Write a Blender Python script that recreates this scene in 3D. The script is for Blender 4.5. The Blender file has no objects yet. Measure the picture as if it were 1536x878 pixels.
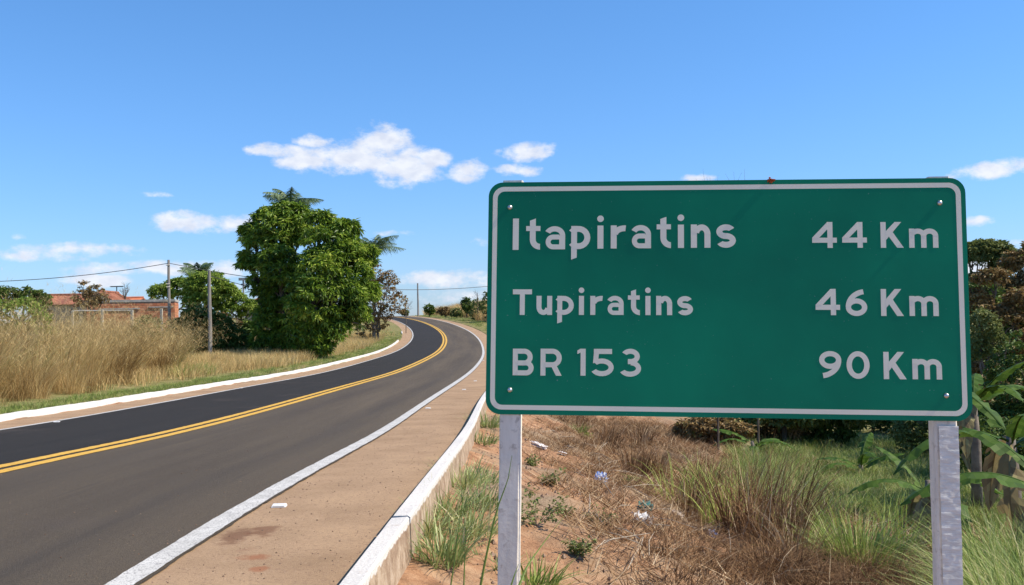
import bpy, math, random
import numpy as np
from mathutils import Vector, Matrix, Euler
R_ = math.radians
random.seed(7)
rng = np.random.default_rng(11)
SC = bpy.context.scene
COL = SC.collection

# ------------------------------------------------------------------ camera
FPX, CXP, CYP = 1500.0, 768.0, 439.0
CAM_H, HZ, ROLL = 1.502, 473.08, 0.018
PIT = math.atan((HZ - CYP) / FPX)
cam = bpy.data.cameras.new('camera'); co = bpy.data.objects.new('camera', cam); COL.objects.link(co)
cam.sensor_width = 36; cam.lens = FPX / 1536 * 36; cam.clip_start = 0.05; cam.clip_end = 12000
_r = Vector((1, 0, 0)); _f = Vector((0, math.cos(PIT), math.sin(PIT))); _u = Vector((0, -math.sin(PIT), math.cos(PIT)))
_c, _s = math.cos(ROLL), math.sin(ROLL)
cx_, cy_ = _r * _c - _u * _s, _r * _s + _u * _c
m3 = Matrix((cx_, cy_, -_f)).transposed().to_4x4(); m3.translation = (0, 0, CAM_H)
co.matrix_world = m3
SC.camera = co

# ------------------------------------------------------------------ light
SUN_EL, SUN_AZ = R_(47), R_(93)          # azimuth clockwise from +Y
sd = Vector((math.sin(SUN_AZ) * math.cos(SUN_EL), math.cos(SUN_AZ) * math.cos(SUN_EL), math.sin(SUN_EL)))
sl = bpy.data.lights.new('sun', 'SUN'); sl.energy = 4.8; sl.angle = R_(0.5); sl.color = (1, .91, .76)
so = bpy.data.objects.new('sun', sl); COL.objects.link(so)
so.rotation_euler = (-sd).to_track_quat('-Z', 'Y').to_euler()
SC.view_settings.view_transform = 'Standard'; SC.view_settings.look = 'None'
SC.view_settings.exposure = 0.42; SC.view_settings.gamma = 1

W = bpy.data.worlds.new('World'); SC.world = W; W.use_nodes = True
nt = W.node_tree; nt.nodes.clear()
def N(nt, t, **k):
    n = nt.nodes.new(t)
    for a, b in k.items(): setattr(n, a, b)
    return n
def link(nt, a, b): nt.links.new(a, b)
def math_(nt, op, a, b=None, c=None, clamp=False):
    n = nt.nodes.new('ShaderNodeMath'); n.operation = op; n.use_clamp = clamp
    for i, v in enumerate((a, b, c)):
        if v is None: continue
        if isinstance(v, (int, float)): n.inputs[i].default_value = v
        else: nt.links.new(v, n.inputs[i])
    return n.outputs[0]
sky = N(nt, 'ShaderNodeTexSky', sky_type='NISHITA', sun_disc=False, sun_elevation=SUN_EL, sun_rotation=SUN_AZ)
sky.air_density = 1.25; sky.dust_density = 0.0; sky.ozone_density = 3.0; sky.altitude = 2600
tc = N(nt, 'ShaderNodeTexCoord'); sx = N(nt, 'ShaderNodeSeparateXYZ'); link(nt, tc.outputs['Generated'], sx.inputs[0])
az = math_(nt, 'ARCTAN2', sx.outputs[0], sx.outputs[1]); el = math_(nt, 'ARCSINE', sx.outputs[2])
cv = N(nt, 'ShaderNodeCombineXYZ'); link(nt, az, cv.inputs[0]); link(nt, math_(nt, 'MULTIPLY', el, 1.6), cv.inputs[1])
n1 = N(nt, 'ShaderNodeTexNoise'); n1.inputs['Scale'].default_value = 26; n1.inputs['Detail'].default_value = 9; n1.inputs['Roughness'].default_value = .62
link(nt, cv.outputs[0], n1.inputs['Vector'])
n2 = N(nt, 'ShaderNodeTexNoise'); n2.inputs['Scale'].default_value = 60; n2.inputs['Detail'].default_value = 5
link(nt, cv.outputs[0], n2.inputs['Vector'])
def pix_dir(px, py):
    a, b = px - CXP, py - CYP
    u = a * _c - b * _s; v = a * _s + b * _c
    return (_f * 1.0 + _r * (u / FPX) - _u * (v / FPX))
def ae(px, py):
    d = pix_dir(px, py).normalized(); return math.atan2(d.x, d.y), math.asin(d.z)
# clouds: centre, half width, half height (all as directions in the sky)
CL = [(548,236,90,24,1),(570,214,45,24,1),(605,254,62,22,1),(470,243,50,10,1),(428,226,42,9,1),(470,212,28,10,1),
      (650,240,30,14,1),(701,256,27,15,1),(797,228,36,13,1),(772,256,34,8,.8),(760,262,20,5,.6),(660,262,30,7,.5),
      (312,336,64,12,.95),(226,292,20,4,.5),(30,353,10,6,.5),(105,377,70,10,.8),(75,384,50,8,.85),(205,403,84,9,.75),
      (330,403,55,10,.8),(152,421,40,8,.9),(590,350,30,4,.6),(690,420,66,12,.85),(700,440,50,8,.5),(650,446,50,8,.5),(250,430,70,8,.45),
      (725,362,14,6,.6),(1495,254,52,11,1),(1530,246,40,10,1),(1465,333,16,6,.9),(1045,268,22,5,.6),(1425,265,14,6,.5),(1470,405,25,14,.95),
      (1520,372,30,12,.7),(5,440,30,8,.5),(560,452,60,7,.4),(900,330,70,16,.8),(1150,350,60,14,.8)]
tot = None
def blob(a0, e0, wa, we, amp):
    global tot
    dx = math_(nt, 'MULTIPLY', math_(nt, 'SUBTRACT', az, a0), 1 / wa)
    dy = math_(nt, 'MULTIPLY', math_(nt, 'SUBTRACT', el, e0), 1 / we)
    q = math_(nt, 'ADD', math_(nt, 'MULTIPLY', dx, dx), math_(nt, 'MULTIPLY', dy, dy))
    m = math_(nt, 'MULTIPLY', math_(nt, 'SUBTRACT', 1.15, math_(nt, 'MULTIPLY', q, .55)), amp)
    tot = m if tot is None else math_(nt, 'MAXIMUM', tot, m)
for (px, py, w, h, amp) in CL:
    a0, e0 = ae(px, py); q = 1.16 if py > 280 else 1.06; blob(a0, e0, q * w / FPX, q * h / FPX, min(1, amp * 1.12))
rc = random.Random(3)
for k in range(26):                       # the same scattered fair-weather clouds elsewhere round the horizon
    a0 = R_(42 + 276 * k / 26 + rc.uniform(-4, 4)); a0 = (a0 + math.pi) % (2 * math.pi) - math.pi
    blob(a0, R_(rc.uniform(2.5, 13)), R_(rc.uniform(1.5, 5)), R_(rc.uniform(.4, 1.1)), rc.uniform(.7, 1))
dens = math_(nt, 'ADD', tot, math_(nt, 'MULTIPLY', math_(nt, 'SUBTRACT', n1.outputs[0], .5), 3.3))
mr = N(nt, 'ShaderNodeMapRange', interpolation_type='SMOOTHSTEP'); mr.inputs['From Min'].default_value = .30; mr.inputs['From Max'].default_value = 1.2
link(nt, dens, mr.inputs['Value'])
cover = math_(nt, 'MULTIPLY', mr.outputs[0], .93)
hs = N(nt, 'ShaderNodeHueSaturation'); hs.inputs['Saturation'].default_value = 1.16; hs.inputs['Value'].default_value = 1.0
link(nt, sky.outputs[0], hs.inputs['Color'])
mxs = N(nt, 'ShaderNodeMix', data_type='RGBA', blend_type='MULTIPLY'); mxs.inputs[0].default_value = 1
link(nt, hs.outputs[0], mxs.inputs['A'])
hf = math_(nt, 'POWER', 2.718, math_(nt, 'MULTIPLY', math_(nt, 'MAXIMUM', el, 0.0), -5.5))     # clear air: less white towards the horizon
hm = N(nt, 'ShaderNodeMix', data_type='RGBA'); link(nt, hf, hm.inputs[0]); hm.inputs['A'].default_value = (1.0, 1.18, 1.27, 1); hm.inputs['B'].default_value = (.40, .52, .87, 1)
link(nt, hm.outputs['Result'], mxs.inputs['B'])
cr = N(nt, 'ShaderNodeValToRGB'); cr.color_ramp.elements[0].position = .35; cr.color_ramp.elements[1].position = .65
cr.color_ramp.elements[0].color = (4.7, 5.0, 5.8, 1); cr.color_ramp.elements[1].color = (5.9, 6.05, 6.4, 1)
link(nt, n2.outputs[0], cr.inputs[0])
mx = N(nt, 'ShaderNodeMix', data_type='RGBA'); link(nt, cover, mx.inputs[0]); link(nt, mxs.outputs['Result'], mx.inputs['A']); link(nt, cr.outputs[0], mx.inputs['B'])
bg = N(nt, 'ShaderNodeBackground'); bg.inputs[1].default_value = 0.12
link(nt, mx.outputs['Result'], bg.inputs[0]); wo = N(nt, 'ShaderNodeOutputWorld'); link(nt, bg.outputs[0], wo.inputs[0])

# ------------------------------------------------------------------ helpers
def tag(o, label=None, cat=None, group=None, kind=None):
    if label: o['label'] = label
    if cat: o['category'] = cat
    if group: o['group'] = group
    if kind: o['kind'] = kind
    return o
def empty(name, loc=(0, 0, 0), rz=0, label=None, cat=None, group=None):
    o = bpy.data.objects.new(name, None); COL.objects.link(o); o.location = loc; o.rotation_euler = (0, 0, rz)
    o.empty_display_size = .2
    return tag(o, label, cat, group)
def mesh(name, V, Fs, tone=None, uv=None, smooth=False):
    """Fs: list of (n,k) int arrays"""
    me = bpy.data.meshes.new(name)
    V = np.asarray(V, np.float32).reshape(-1, 3)
    if not isinstance(Fs, list): Fs = [Fs]
    Fs = [np.asarray(f, np.int32) for f in Fs if len(f)]
    lt = np.concatenate([np.full(len(f), f.shape[1], np.int32) for f in Fs])
    li = np.concatenate([f.ravel() for f in Fs])
    ls = np.concatenate([[0], np.cumsum(lt)[:-1]]).astype(np.int32)
    me.vertices.add(len(V)); me.vertices.foreach_set('co', V.ravel())
    me.loops.add(len(li)); me.loops.foreach_set('vertex_index', li)
    me.polygons.add(len(lt)); me.polygons.foreach_set('loop_start', ls); me.polygons.foreach_set('loop_total', lt)
    me.polygons.foreach_set('use_smooth', np.full(len(lt), bool(smooth)))
    me.update(calc_edges=True)
    if tone is not None:
        a = me.attributes.new('tone', 'FLOAT', 'FACE'); a.data.foreach_set('value', np.asarray(tone, np.float32))
    if uv is not None:
        l = me.uv_layers.new(name='UVMap'); l.data.foreach_set('uv', np.asarray(uv, np.float32)[li].ravel())
    me.validate()
    return me
def obj(name, me, mat=None, parent=None, **k):
    o = bpy.data.objects.new(name, me); COL.objects.link(o)
    if mat is not None and not me.materials: me.materials.append(mat)
    if parent is not None: o.parent = parent
    tag(o, **k); return o
class MB:
    def __init__(s): s.V = []; s.Q = []; s.T = []; s.tq = []; s.tt = []; s.n = 0
    def add(s, V, Q=None, T=None, tone=.5):
        V = np.asarray(V, float).reshape(-1, 3)
        if Q is not None and len(Q): Q = np.asarray(Q); s.Q.append(Q + s.n); s.tq.append(np.broadcast_to(tone, (len(Q),)) if np.ndim(tone) == 0 else np.asarray(tone))
        if T is not None and len(T): T = np.asarray(T); s.T.append(T + s.n); s.tt.append(np.full(len(T), tone) if np.ndim(tone) == 0 else np.asarray(tone))
        s.V.append(V); s.n += len(V)
    def box(s, lo, hi, tone=.5, M=None):
        x0, y0, z0 = lo; x1, y1, z1 = hi
        V = np.array([(x0,y0,z0),(x1,y0,z0),(x1,y1,z0),(x0,y1,z0),(x0,y0,z1),(x1,y0,z1),(x1,y1,z1),(x0,y1,z1)], float)
        if M is not None: V = np.array([M @ Vector(v) for v in V])
        s.add(V, [(0,3,2,1),(4,5,6,7),(0,1,5,4),(1,2,6,5),(2,3,7,6),(3,0,4,7)], tone=tone)
    def tube(s, P, r, n=8, tone=.5, cap=True):
        P = np.asarray(P, float); m = len(P); r = np.broadcast_to(r, (m,))
        T = np.gradient(P, axis=0); T /= np.linalg.norm(T, axis=1)[:, None] + 1e-9
        ref = np.where(np.abs(T[:, 2:3]) > .9, np.array([[1., 0, 0]]), np.array([[0, 0, 1.]]))
        A = np.cross(T, ref); A /= np.linalg.norm(A, axis=1)[:, None]; B = np.cross(T, A)
        a = np.linspace(0, 2 * np.pi, n, endpoint=False)
        V = P[:, None] + r[:, None, None] * (A[:, None] * np.cos(a)[None, :, None] + B[:, None] * np.sin(a)[None, :, None])
        i = np.arange(m - 1)[:, None] * n; j = np.arange(n)[None]
        Q = np.stack([i + j, i + (j + 1) % n, i + n + (j + 1) % n, i + n + j], -1).reshape(-1, 4)
        s.add(V.reshape(-1, 3), Q, tone=tone)
        if cap:
            k = s.n
            s.add([P[0], P[-1]])
            s.T.append(np.array([(k, k - m * n + (q + 1) % n, k - m * n + q) for q in range(n)] + [(k + 1, k - n + q, k - n + (q + 1) % n) for q in range(n)])); s.tt.append(np.full(2 * n, tone))
    def me(s, name, smooth=False):
        Fs = []; tn = []
        if s.Q: Fs.append(np.concatenate(s.Q)); tn.append(np.concatenate(s.tq))
        if s.T: Fs.append(np.concatenate(s.T)); tn.append(np.concatenate(s.tt))
        return mesh(name, np.concatenate(s.V), Fs, tone=np.concatenate(tn), smooth=smooth)
    def build(s, name, mat, parent=None, smooth=False, **k): return obj(name, s.me(name, smooth), mat, parent, **k)
def _h(ix, iy, seed):
    n = (ix * 374761393 + iy * 668265263 + seed * 1442695) & 0xffffffff
    n = ((n ^ (n >> 13)) * 1274126177) & 0xffffffff
    return ((n ^ (n >> 16)) & 0xffff) / 65535.0
def vnoise(x, y, seed=0):
    x = np.asarray(x, float); y = np.asarray(y, float)
    ix = np.floor(x).astype(np.int64); iy = np.floor(y).astype(np.int64); fx = x - ix; fy = y - iy
    fx = fx * fx * (3 - 2 * fx); fy = fy * fy * (3 - 2 * fy)
    a, b, c, d = _h(ix, iy, seed), _h(ix + 1, iy, seed), _h(ix, iy + 1, seed), _h(ix + 1, iy + 1, seed)
    return (a * (1 - fx) + b * fx) * (1 - fy) + (c * (1 - fx) + d * fx) * fy
def fbm(x, y, o=4, seed=0):
    s = 0; A = .5
    for k in range(o): s = s + A * (vnoise(np.asarray(x) * 2 ** k, np.asarray(y) * 2 ** k, seed + k) - .5); A *= .55
    return s

# ------------------------------------------------------------------ materials
def newmat(name):
    m = bpy.data.materials.new(name); m.use_nodes = True; nt = m.node_tree; nt.nodes.clear()
    o = nt.nodes.new('ShaderNodeOutputMaterial'); b = nt.nodes.new('ShaderNodeBsdfPrincipled'); nt.links.new(b.outputs[0], o.inputs[0])
    return m, nt, b, o
def ramp(nt, fac, stops):
    r = nt.nodes.new('ShaderNodeValToRGB'); e = r.color_ramp.elements
    while len(e) < len(stops): e.new(.5)
    for q, (p, c) in zip(e, stops): q.position = p; q.color = (*c, 1)
    if fac is not None: nt.links.new(fac, r.inputs[0])
    return r.outputs[0]
def noise(nt, scale, detail=4, rough=.55, vec=None, obj_space=True, stretch=None):
    n = nt.nodes.new('ShaderNodeTexNoise'); n.inputs['Scale'].default_value = scale; n.inputs['Detail'].default_value = detail; n.inputs['Roughness'].default_value = rough
    if vec is None:
        t = nt.nodes.new('ShaderNodeTexCoord'); vec = t.outputs['Object']
    if stretch:
        mp = nt.nodes.new('ShaderNodeMapping'); mp.inputs['Scale'].default_value = stretch; nt.links.new(vec, mp.inputs[0]); vec = mp.outputs[0]
    nt.links.new(vec, n.inputs['Vector']); return n.outputs[0]
def mixc(nt, fac, a, b, bt='MIX'):
    n = nt.nodes.new('ShaderNodeMix'); n.data_type = 'RGBA'; n.blend_type = bt
    for s, v in (('A', a), ('B', b)):
        if isinstance(v, tuple): n.inputs[s].default_value = (*v, 1)
        else: nt.links.new(v, n.inputs[s])
    if isinstance(fac, (int, float)): n.inputs[0].default_value = fac
    else: nt.links.new(fac, n.inputs[0])
    return n.outputs['Result']
def bump(nt, b, h, st=.3, dist=.02):
    n = nt.nodes.new('ShaderNodeBump'); n.inputs['Strength'].default_value = st; n.inputs['Distance'].default_value = dist
    nt.links.new(h, n.inputs['Height']); nt.links.new(n.outputs[0], b.inputs['Normal'])
def mr_(nt, v, a, b, c=0., d=1.):
    n = nt.nodes.new('ShaderNodeMapRange'); n.inputs[1].default_value = a; n.inputs[2].default_value = b; n.inputs[3].default_value = c; n.inputs[4].default_value = d
    nt.links.new(v, n.inputs[0]); return n.outputs[0]
def foliage(name, stops, trans=.25, rough=.55, spec=.25):
    m, nt, b, o = newmat(name)
    a = nt.nodes.new('ShaderNodeAttribute'); a.attribute_name = 'tone'
    c = ramp(nt, a.outputs['Fac'], stops); nt.links.new(c, b.inputs['Base Color'])
    b.inputs['Roughness'].default_value = rough; b.inputs['Specular IOR Level'].default_value = spec
    t = nt.nodes.new('ShaderNodeBsdfTranslucent'); nt.links.new(c, t.inputs[0])
    mx = nt.nodes.new('ShaderNodeMixShader'); mx.inputs[0].default_value = trans
    nt.links.new(b.outputs[0], mx.inputs[1]); nt.links.new(t.outputs[0], mx.inputs[2]); nt.links.new(mx.outputs[0], o.inputs[0])
    return m
def simple(name, c1, c2, scale=8, rough=.8, bs=.2, bd=.01, metal=0, spec=.3, stretch=None, lo=.35, hi=.65):
    m, nt, b, o = newmat(name); n = noise(nt, scale, 6, .6, stretch=stretch)
    nt.links.new(ramp(nt, n, [(lo, c1), (hi, c2)]), b.inputs['Base Color']); b.inputs['Roughness'].default_value = rough
    b.inputs['Metallic'].default_value = metal; b.inputs['Specular IOR Level'].default_value = spec
    if bs: bump(nt, b, n, bs, bd)
    return m
MT = {}
MT['mango'] = foliage('mango_leaf', [(0, (.035, .075, .010)), (.4, (.11, .19, .020)), (.75, (.29, .41, .045)), (1, (.50, .56, .11))], .3, .42, .4)
MT['lime'] = foliage('light_green_leaf', [(0, (.07, .13, .015)), (.5, (.22, .32, .045)), (1, (.46, .54, .12))], .35)
MT['dark'] = foliage('dark_green_leaf', [(0, (.028, .055, .012)), (.5, (.08, .135, .026)), (1, (.19, .25, .05))], .2)
MT['olive'] = foliage('olive_leaf', [(0, (.055, .08, .022)), (.6, (.16, .20, .055)), (1, (.32, .33, .12))], .25)
MT['brownleaf'] = foliage('brown_leaf', [(0, (.085, .06, .025)), (.45, (.23, .15, .06)), (.8, (.40, .27, .11)), (1, (.20, .24, .06))], .2)
MT['dry'] = foliage('dry_grass', [(0, (.20, .12, .045)), (.4, (.53, .36, .15)), (.8, (.80, .60, .29)), (1, (.34, .34, .11))], .3, .8, .1)
MT['debris'] = foliage('dead_brown_grass', [(0, (.06, .032, .017)), (.4, (.20, .11, .055)), (.8, (.40, .25, .125)), (1, (.72, .56, .36))], .15, .85, .1)
MT['green'] = foliage('green_grass', [(0, (.06, .10, .02)), (.5, (.20, .28, .055)), (.85, (.40, .46, .12)), (1, (.55, .48, .22))], .3, .5, .3)
MT['blue_green'] = foliage('grey_green_grass', [(0, (.09, .13, .04)), (.5, (.24, .31, .10)), (.85, (.48, .52, .22)), (1, (.55, .48, .25))], .25, .5, .3)
MT['banana'] = foliage('banana_leaf_green', [(0, (.035, .08, .012)), (.6, (.08, .15, .022)), (1, (.17, .26, .045))], .35, .55, .15)
MT['banana_dry'] = foliage('banana_leaf_dry', [(0, (.13, .09, .05)), (.6, (.30, .24, .11)), (1, (.42, .40, .16))], .3, .7)
MT['palm'] = foliage('palm_leaf', [(0, (.05, .085, .04)), (.6, (.12, .18, .08)), (1, (.22, .28, .14))], .2)
MT['bark'] = simple('bark', (.07, .05, .035), (.20, .16, .12), 6, .9, .6, .03, stretch=(1, 1, .3))
MT['palmbark'] = simple('palm_bark', (.12, .10, .08), (.24, .20, .16), 5, .9, .5, .03)
MT['greywood'] = simple('weathered_pole', (.19, .17, .15), (.34, .31, .28), 7, .9, .4, .01, stretch=(1, 1, .08))
MT['wire'] = simple('wire_rubber', (.05, .05, .055), (.08, .08, .085), 5, .6, 0)
MT['concrete'] = simple('grey_concrete', (.30, .28, .26), (.46, .44, .41), 3, .9, .3, .01)
MT['whitewash'] = simple('whitewashed_concrete', (.40, .36, .30), (.60, .55, .47), 5, .9, .2, .01)
MT['brick'] = foliage('red_hollow_brick', [(0, (.38, .13, .07)), (.5, (.54, .21, .115)), (1, (.64, .31, .18))], 0, .9, .1)
MT['mortar'] = simple('mortar', (.38, .25, .19), (.50, .36, .28), 9, .95, .3)
MT['rooftile'] = simple('clay_roof_tiles', (.16, .055, .035), (.40, .17, .10), 3, .9, .3, .02)
MT['rooforange'] = simple('orange_clay_roof_tiles', (.40, .12, .06), (.56, .21, .11), 3, .9, .3, .02)
MT['plaster'] = simple('cream_plaster', (.34, .26, .20), (.46, .37, .29), 2, .9, .1)
MT['darkwood'] = simple('dark_timber', (.05, .03, .02), (.10, .06, .04), 5, .8, .1)
MT['zinc'] = simple('galvanised_steel', (.5, .5, .5), (.7, .7, .7), 40, .35, .1, .002, metal=.9)
MT['plasticwhite'] = simple('white_plastic', (.72, .71, .68), (.82, .81, .79), 20, .45, .1)
MT['plasticteal'] = simple('teal_plastic', (.06, .24, .22), (.14, .38, .34), 20, .35, .1)
MT['plasticblue'] = simple('blue_white_plastic', (.06, .16, .50), (.70, .74, .78), 30, .4, .1, lo=.44, hi=.54)
MT['card'] = simple('pale_cardboard', (.52, .42, .33), (.64, .54, .44), 12, .8, .2)
MT['paper'] = simple('dusty_paper', (.62, .54, .50), (.74, .68, .64), 12, .8, .2)
MT['stone'] = simple('reddish_stone', (.13, .08, .055), (.34, .23, .16), 15, .9, .4)
MT['twig'] = simple('dry_twig', (.30, .23, .16), (.55, .47, .36), 15, .9, .2)
MT['rust'] = simple('red_rust', (.30, .07, .03), (.55, .16, .06), 120, .9, .4, .002)

# ------------------------------------------------------------------ road line
YK = np.array([2, 8, 14, 22, 32, 45, 60, 78, 98, 122, 150, 185, 230.])
XK = np.array([-5.75, -5.49, -5.42, -5.47, -5.33, -5.25, -5.28, -5.72, -6.65, -8.85, -13.09, -19.51, -28.42])
ZK = np.array([0, .04, -.19, -.47, -.68, -.95, -1.07, -1.16, -.92, -.28, .56, 1.26, 1.78])
def nat(yk, v):
    n = len(yk); h = np.diff(yk); A = np.eye(n); b = np.zeros(n)
    for i in range(1, n - 1):
        A[i, i-1] = h[i-1]; A[i, i] = 2 * (h[i-1] + h[i]); A[i, i+1] = h[i]; b[i] = 6 * ((v[i+1]-v[i]) / h[i] - (v[i]-v[i-1]) / h[i-1])
    M = np.linalg.solve(A, b)
    s0 = (v[1]-v[0]) / h[0] - h[0] * (M[1]) / 6; s1 = (v[-1]-v[-2]) / h[-1] + h[-1] * M[-2] / 6
    def f(q):
        q = np.asarray(q, float); qc = np.clip(q, yk[0], yk[-1])
        i = np.clip(np.searchsorted(yk, qc) - 1, 0, n - 2); t = qc - yk[i]; H = h[i]
        r = v[i] + t * ((v[i+1]-v[i]) / H - H * (2*M[i]+M[i+1]) / 6) + t*t*M[i]/2 + t**3 * (M[i+1]-M[i]) / (6*H)
        return r + np.where(q < yk[0], (q - yk[0]) * s0, 0) + np.where(q > yk[-1], (q - yk[-1]) * s1, 0)
    return f
XC = nat(YK, XK); _Z = nat(YK, ZK)
def ZC(y):
    y = np.asarray(y, float)
    z = _Z(np.clip(y, 0, 230)); over = np.clip(y - 215, 0, None)
    return z - np.minimum(.00012 * over ** 2, 9 + over * .004) - np.where(y < 0, -y * .0, 0)
def slope(y): return (XC(np.asarray(y) + .25) - XC(np.asarray(y) - .25)) / .5
def LAT(x, y):
    """signed distance right of the road's centre line"""
    y = np.asarray(y, float); d = np.asarray(x, float) - XC(y); s = slope(y)
    return d / np.sqrt(1 + np.minimum(s * s, 4))
LINE, RK, LK = 3.4, 3.4 + 1.30, 3.4 + 1.16     # edge line, right kerb face, left kerb face
def road_pt(d, y):
    y = np.asarray(y, float); s = slope(y); n = np.sqrt(1 + s * s)
    return XC(y) + d / n, y - d * s / n
def smooth(t): t = np.clip(t, 0, 1); return t * t * (3 - 2 * t)
def GH(x, y, fine=True):
    """ground height"""
    x = np.asarray(x, float); y = np.asarray(y, float); d = LAT(x, y); zr = ZC(y)
    base = zr + 0 * d
    g = 1 - smooth((y - 42) / 45)                       # embankment on the right fades out towards the bend
    r = d - (RK + .13)
    drop = .13 + .38 * np.minimum(np.maximum(r, 0), 3.3) + .13 * np.clip(r - 3.3, 0, 6) 
    rise = np.clip(r - 13, 0, 60) * .05
    right = -drop * g + rise * g + (1 - g) * (.02 + .03 * np.clip(r, 0, 4) + .15 * np.clip(r - 3.5, 0, 13))
    left = .02 + .03 * np.clip(-d - (LK + .2), 0, 12)
    onroad = (d < RK + .08) & (d > -(LK + .1))
    amp = smooth((np.abs(d) - 4.9) / 2.0)
    h = base + np.where(d > 0, right, left)
    h = np.where(onroad, zr - .09, h)
    if fine:
        nz = fbm(x * .35, y * .35, 4, 3) * .35 + fbm(x * 1.7, y * 1.7, 4, 9) * np.where(r > 1.6, .42, .30) + fbm(x * 5, y * 5, 3, 13) * .10
        am2 = np.where(d > 0, .35 + .65 * smooth(r / 1.5), .25) * np.where(onroad, 0, 1)
        h = h + nz * am2
    far = smooth((y - 230) / 200)
    h = h * (1 - far) + far * (-3 + 2.0 * fbm(x * .004, y * .004, 3, 5))
    side = smooth((np.abs(x) - 60) / 150) * (1 - far)
    return h * (1 - side) + side * (np.where(x > 0, -2, -.6))
# ground sheet
ys = np.concatenate([np.linspace(-40, 2, 22)[:-1], np.arange(2, 30, .13), np.geomspace(30, 260, 170), np.geomspace(275, 3500, 40)])
ds = np.concatenate([-np.geomspace(2500, 32, 22), np.linspace(-30, -5.2, 50), [-4.7, -4.66, -4.0, 0, 4.0, 4.76, 4.80], np.arange(4.87, 13.5, .13), np.linspace(13.8, 45, 70), np.geomspace(50, 2500, 22)])
Yg, Dg = np.meshgrid(ys, ds, indexing='ij')
Xg = XC(np.minimum(Yg, 260)) + Dg * np.sqrt(1 + np.minimum(slope(np.minimum(Yg, 260)) ** 2, 4))
Zg = GH(Xg, Yg)
def grid(nr, nc):
    i = np.arange(nr - 1)[:, None] * nc; j = np.arange(nc - 1)[None]
    return np.stack([i + j, i + j + 1, i + nc + j + 1, i + nc + j], -1).reshape(-1, 4)
V = np.stack([Xg, Yg, Zg], -1).reshape(-1, 3)
m, nt, b, o = newmat('red_soil')
nA = noise(nt, .35, 8, .6); nB = noise(nt, 4, 8, .65); nC = noise(nt, 60, 4, .6)
soil = ramp(nt, nB, [(.30, (.17, .085, .045)), (.48, (.38, .205, .11)), (.70, (.54, .34, .20))]); soil = mixc(nt, mr_(nt, noise(nt, 18, 5, .7), .52, .66, 0, .6), soil, (.20, .11, .065))
lit = ramp(nt, nC, [(.3, (.16, .10, .06)), (.7, (.42, .31, .20))])
c = mixc(nt, mr_(nt, nA, .46, .58), soil, lit)
gt = nt.nodes.new('ShaderNodeTexCoord'); gs = nt.nodes.new('ShaderNodeSeparateXYZ'); nt.links.new(gt.outputs['Object'], gs.inputs[0])
lf = mr_(nt, gs.outputs[0], -10.2, -11.6); far_ = mr_(nt, gs.outputs[1], 40, 60)
rt = math_(nt, 'MULTIPLY', mr_(nt, gs.outputs[0], 6.5, 8.5), mr_(nt, gs.outputs[1], 14, 20))
f = math_(nt, 'MAXIMUM', math_(nt, 'MAXIMUM', lf, far_), rt)
weedy = ramp(nt, noise(nt, 1.3, 8, .7), [(.3, (.10, .12, .035)), (.5, (.22, .20, .075)), (.7, (.36, .28, .14))])
c = mixc(nt, f, c, weedy)
nt.links.new(c, b.inputs['Base Color']); b.inputs['Roughness'].default_value = .95; b.inputs['Specular IOR Level'].default_value = .1
bump(nt, b, math_(nt, 'ADD', nB, math_(nt, 'MULTIPLY', nC, .4)), .9, .05)
obj('ground', mesh('ground', V, grid(len(ys), len(ds)), smooth=True), m, label='bare reddish soil bank falling away beside the road', kind='structure')

def strip(name, offs, dz, mat, y0=-6, y1=262, step=None, kind='structure', label=None, jit=0, jseed=0):
    yy = np.concatenate([np.arange(y0, 40, .05 if jit else .4), np.arange(40, y1, .5)]); yy = yy[yy < y1]
    C = []
    for k, d in enumerate(offs):
        dd = np.full(len(yy), d, float)
        if jit and k in (0, len(offs) - 1): dd += jit * (fbm(yy * 5, yy * 0 + 7 * k, 4, jseed) * .7 + .5 * fbm(yy * 19, yy * 0 + 7 * k, 2, jseed))
        x, y = road_pt(dd, yy); z = ZC(yy) + dz
        C.append(np.stack([x, y, z], -1))
    C = np.stack(C, 1); U = np.stack([np.broadcast_to(np.array(offs, float), C.shape[:2]), np.broadcast_to(yy[:, None], C.shape[:2])], -1)
    return obj(name, mesh(name, C.reshape(-1, 3), grid(len(yy), len(offs)), uv=U.reshape(-1, 2), smooth=True), mat, kind=kind, label=label)
def uvn(nt, scale, st, detail=4, rough=.55):
    t = nt.nodes.new('ShaderNodeTexCoord'); return noise(nt, scale, detail, rough, vec=t.outputs['UV'], stretch=st)
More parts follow.
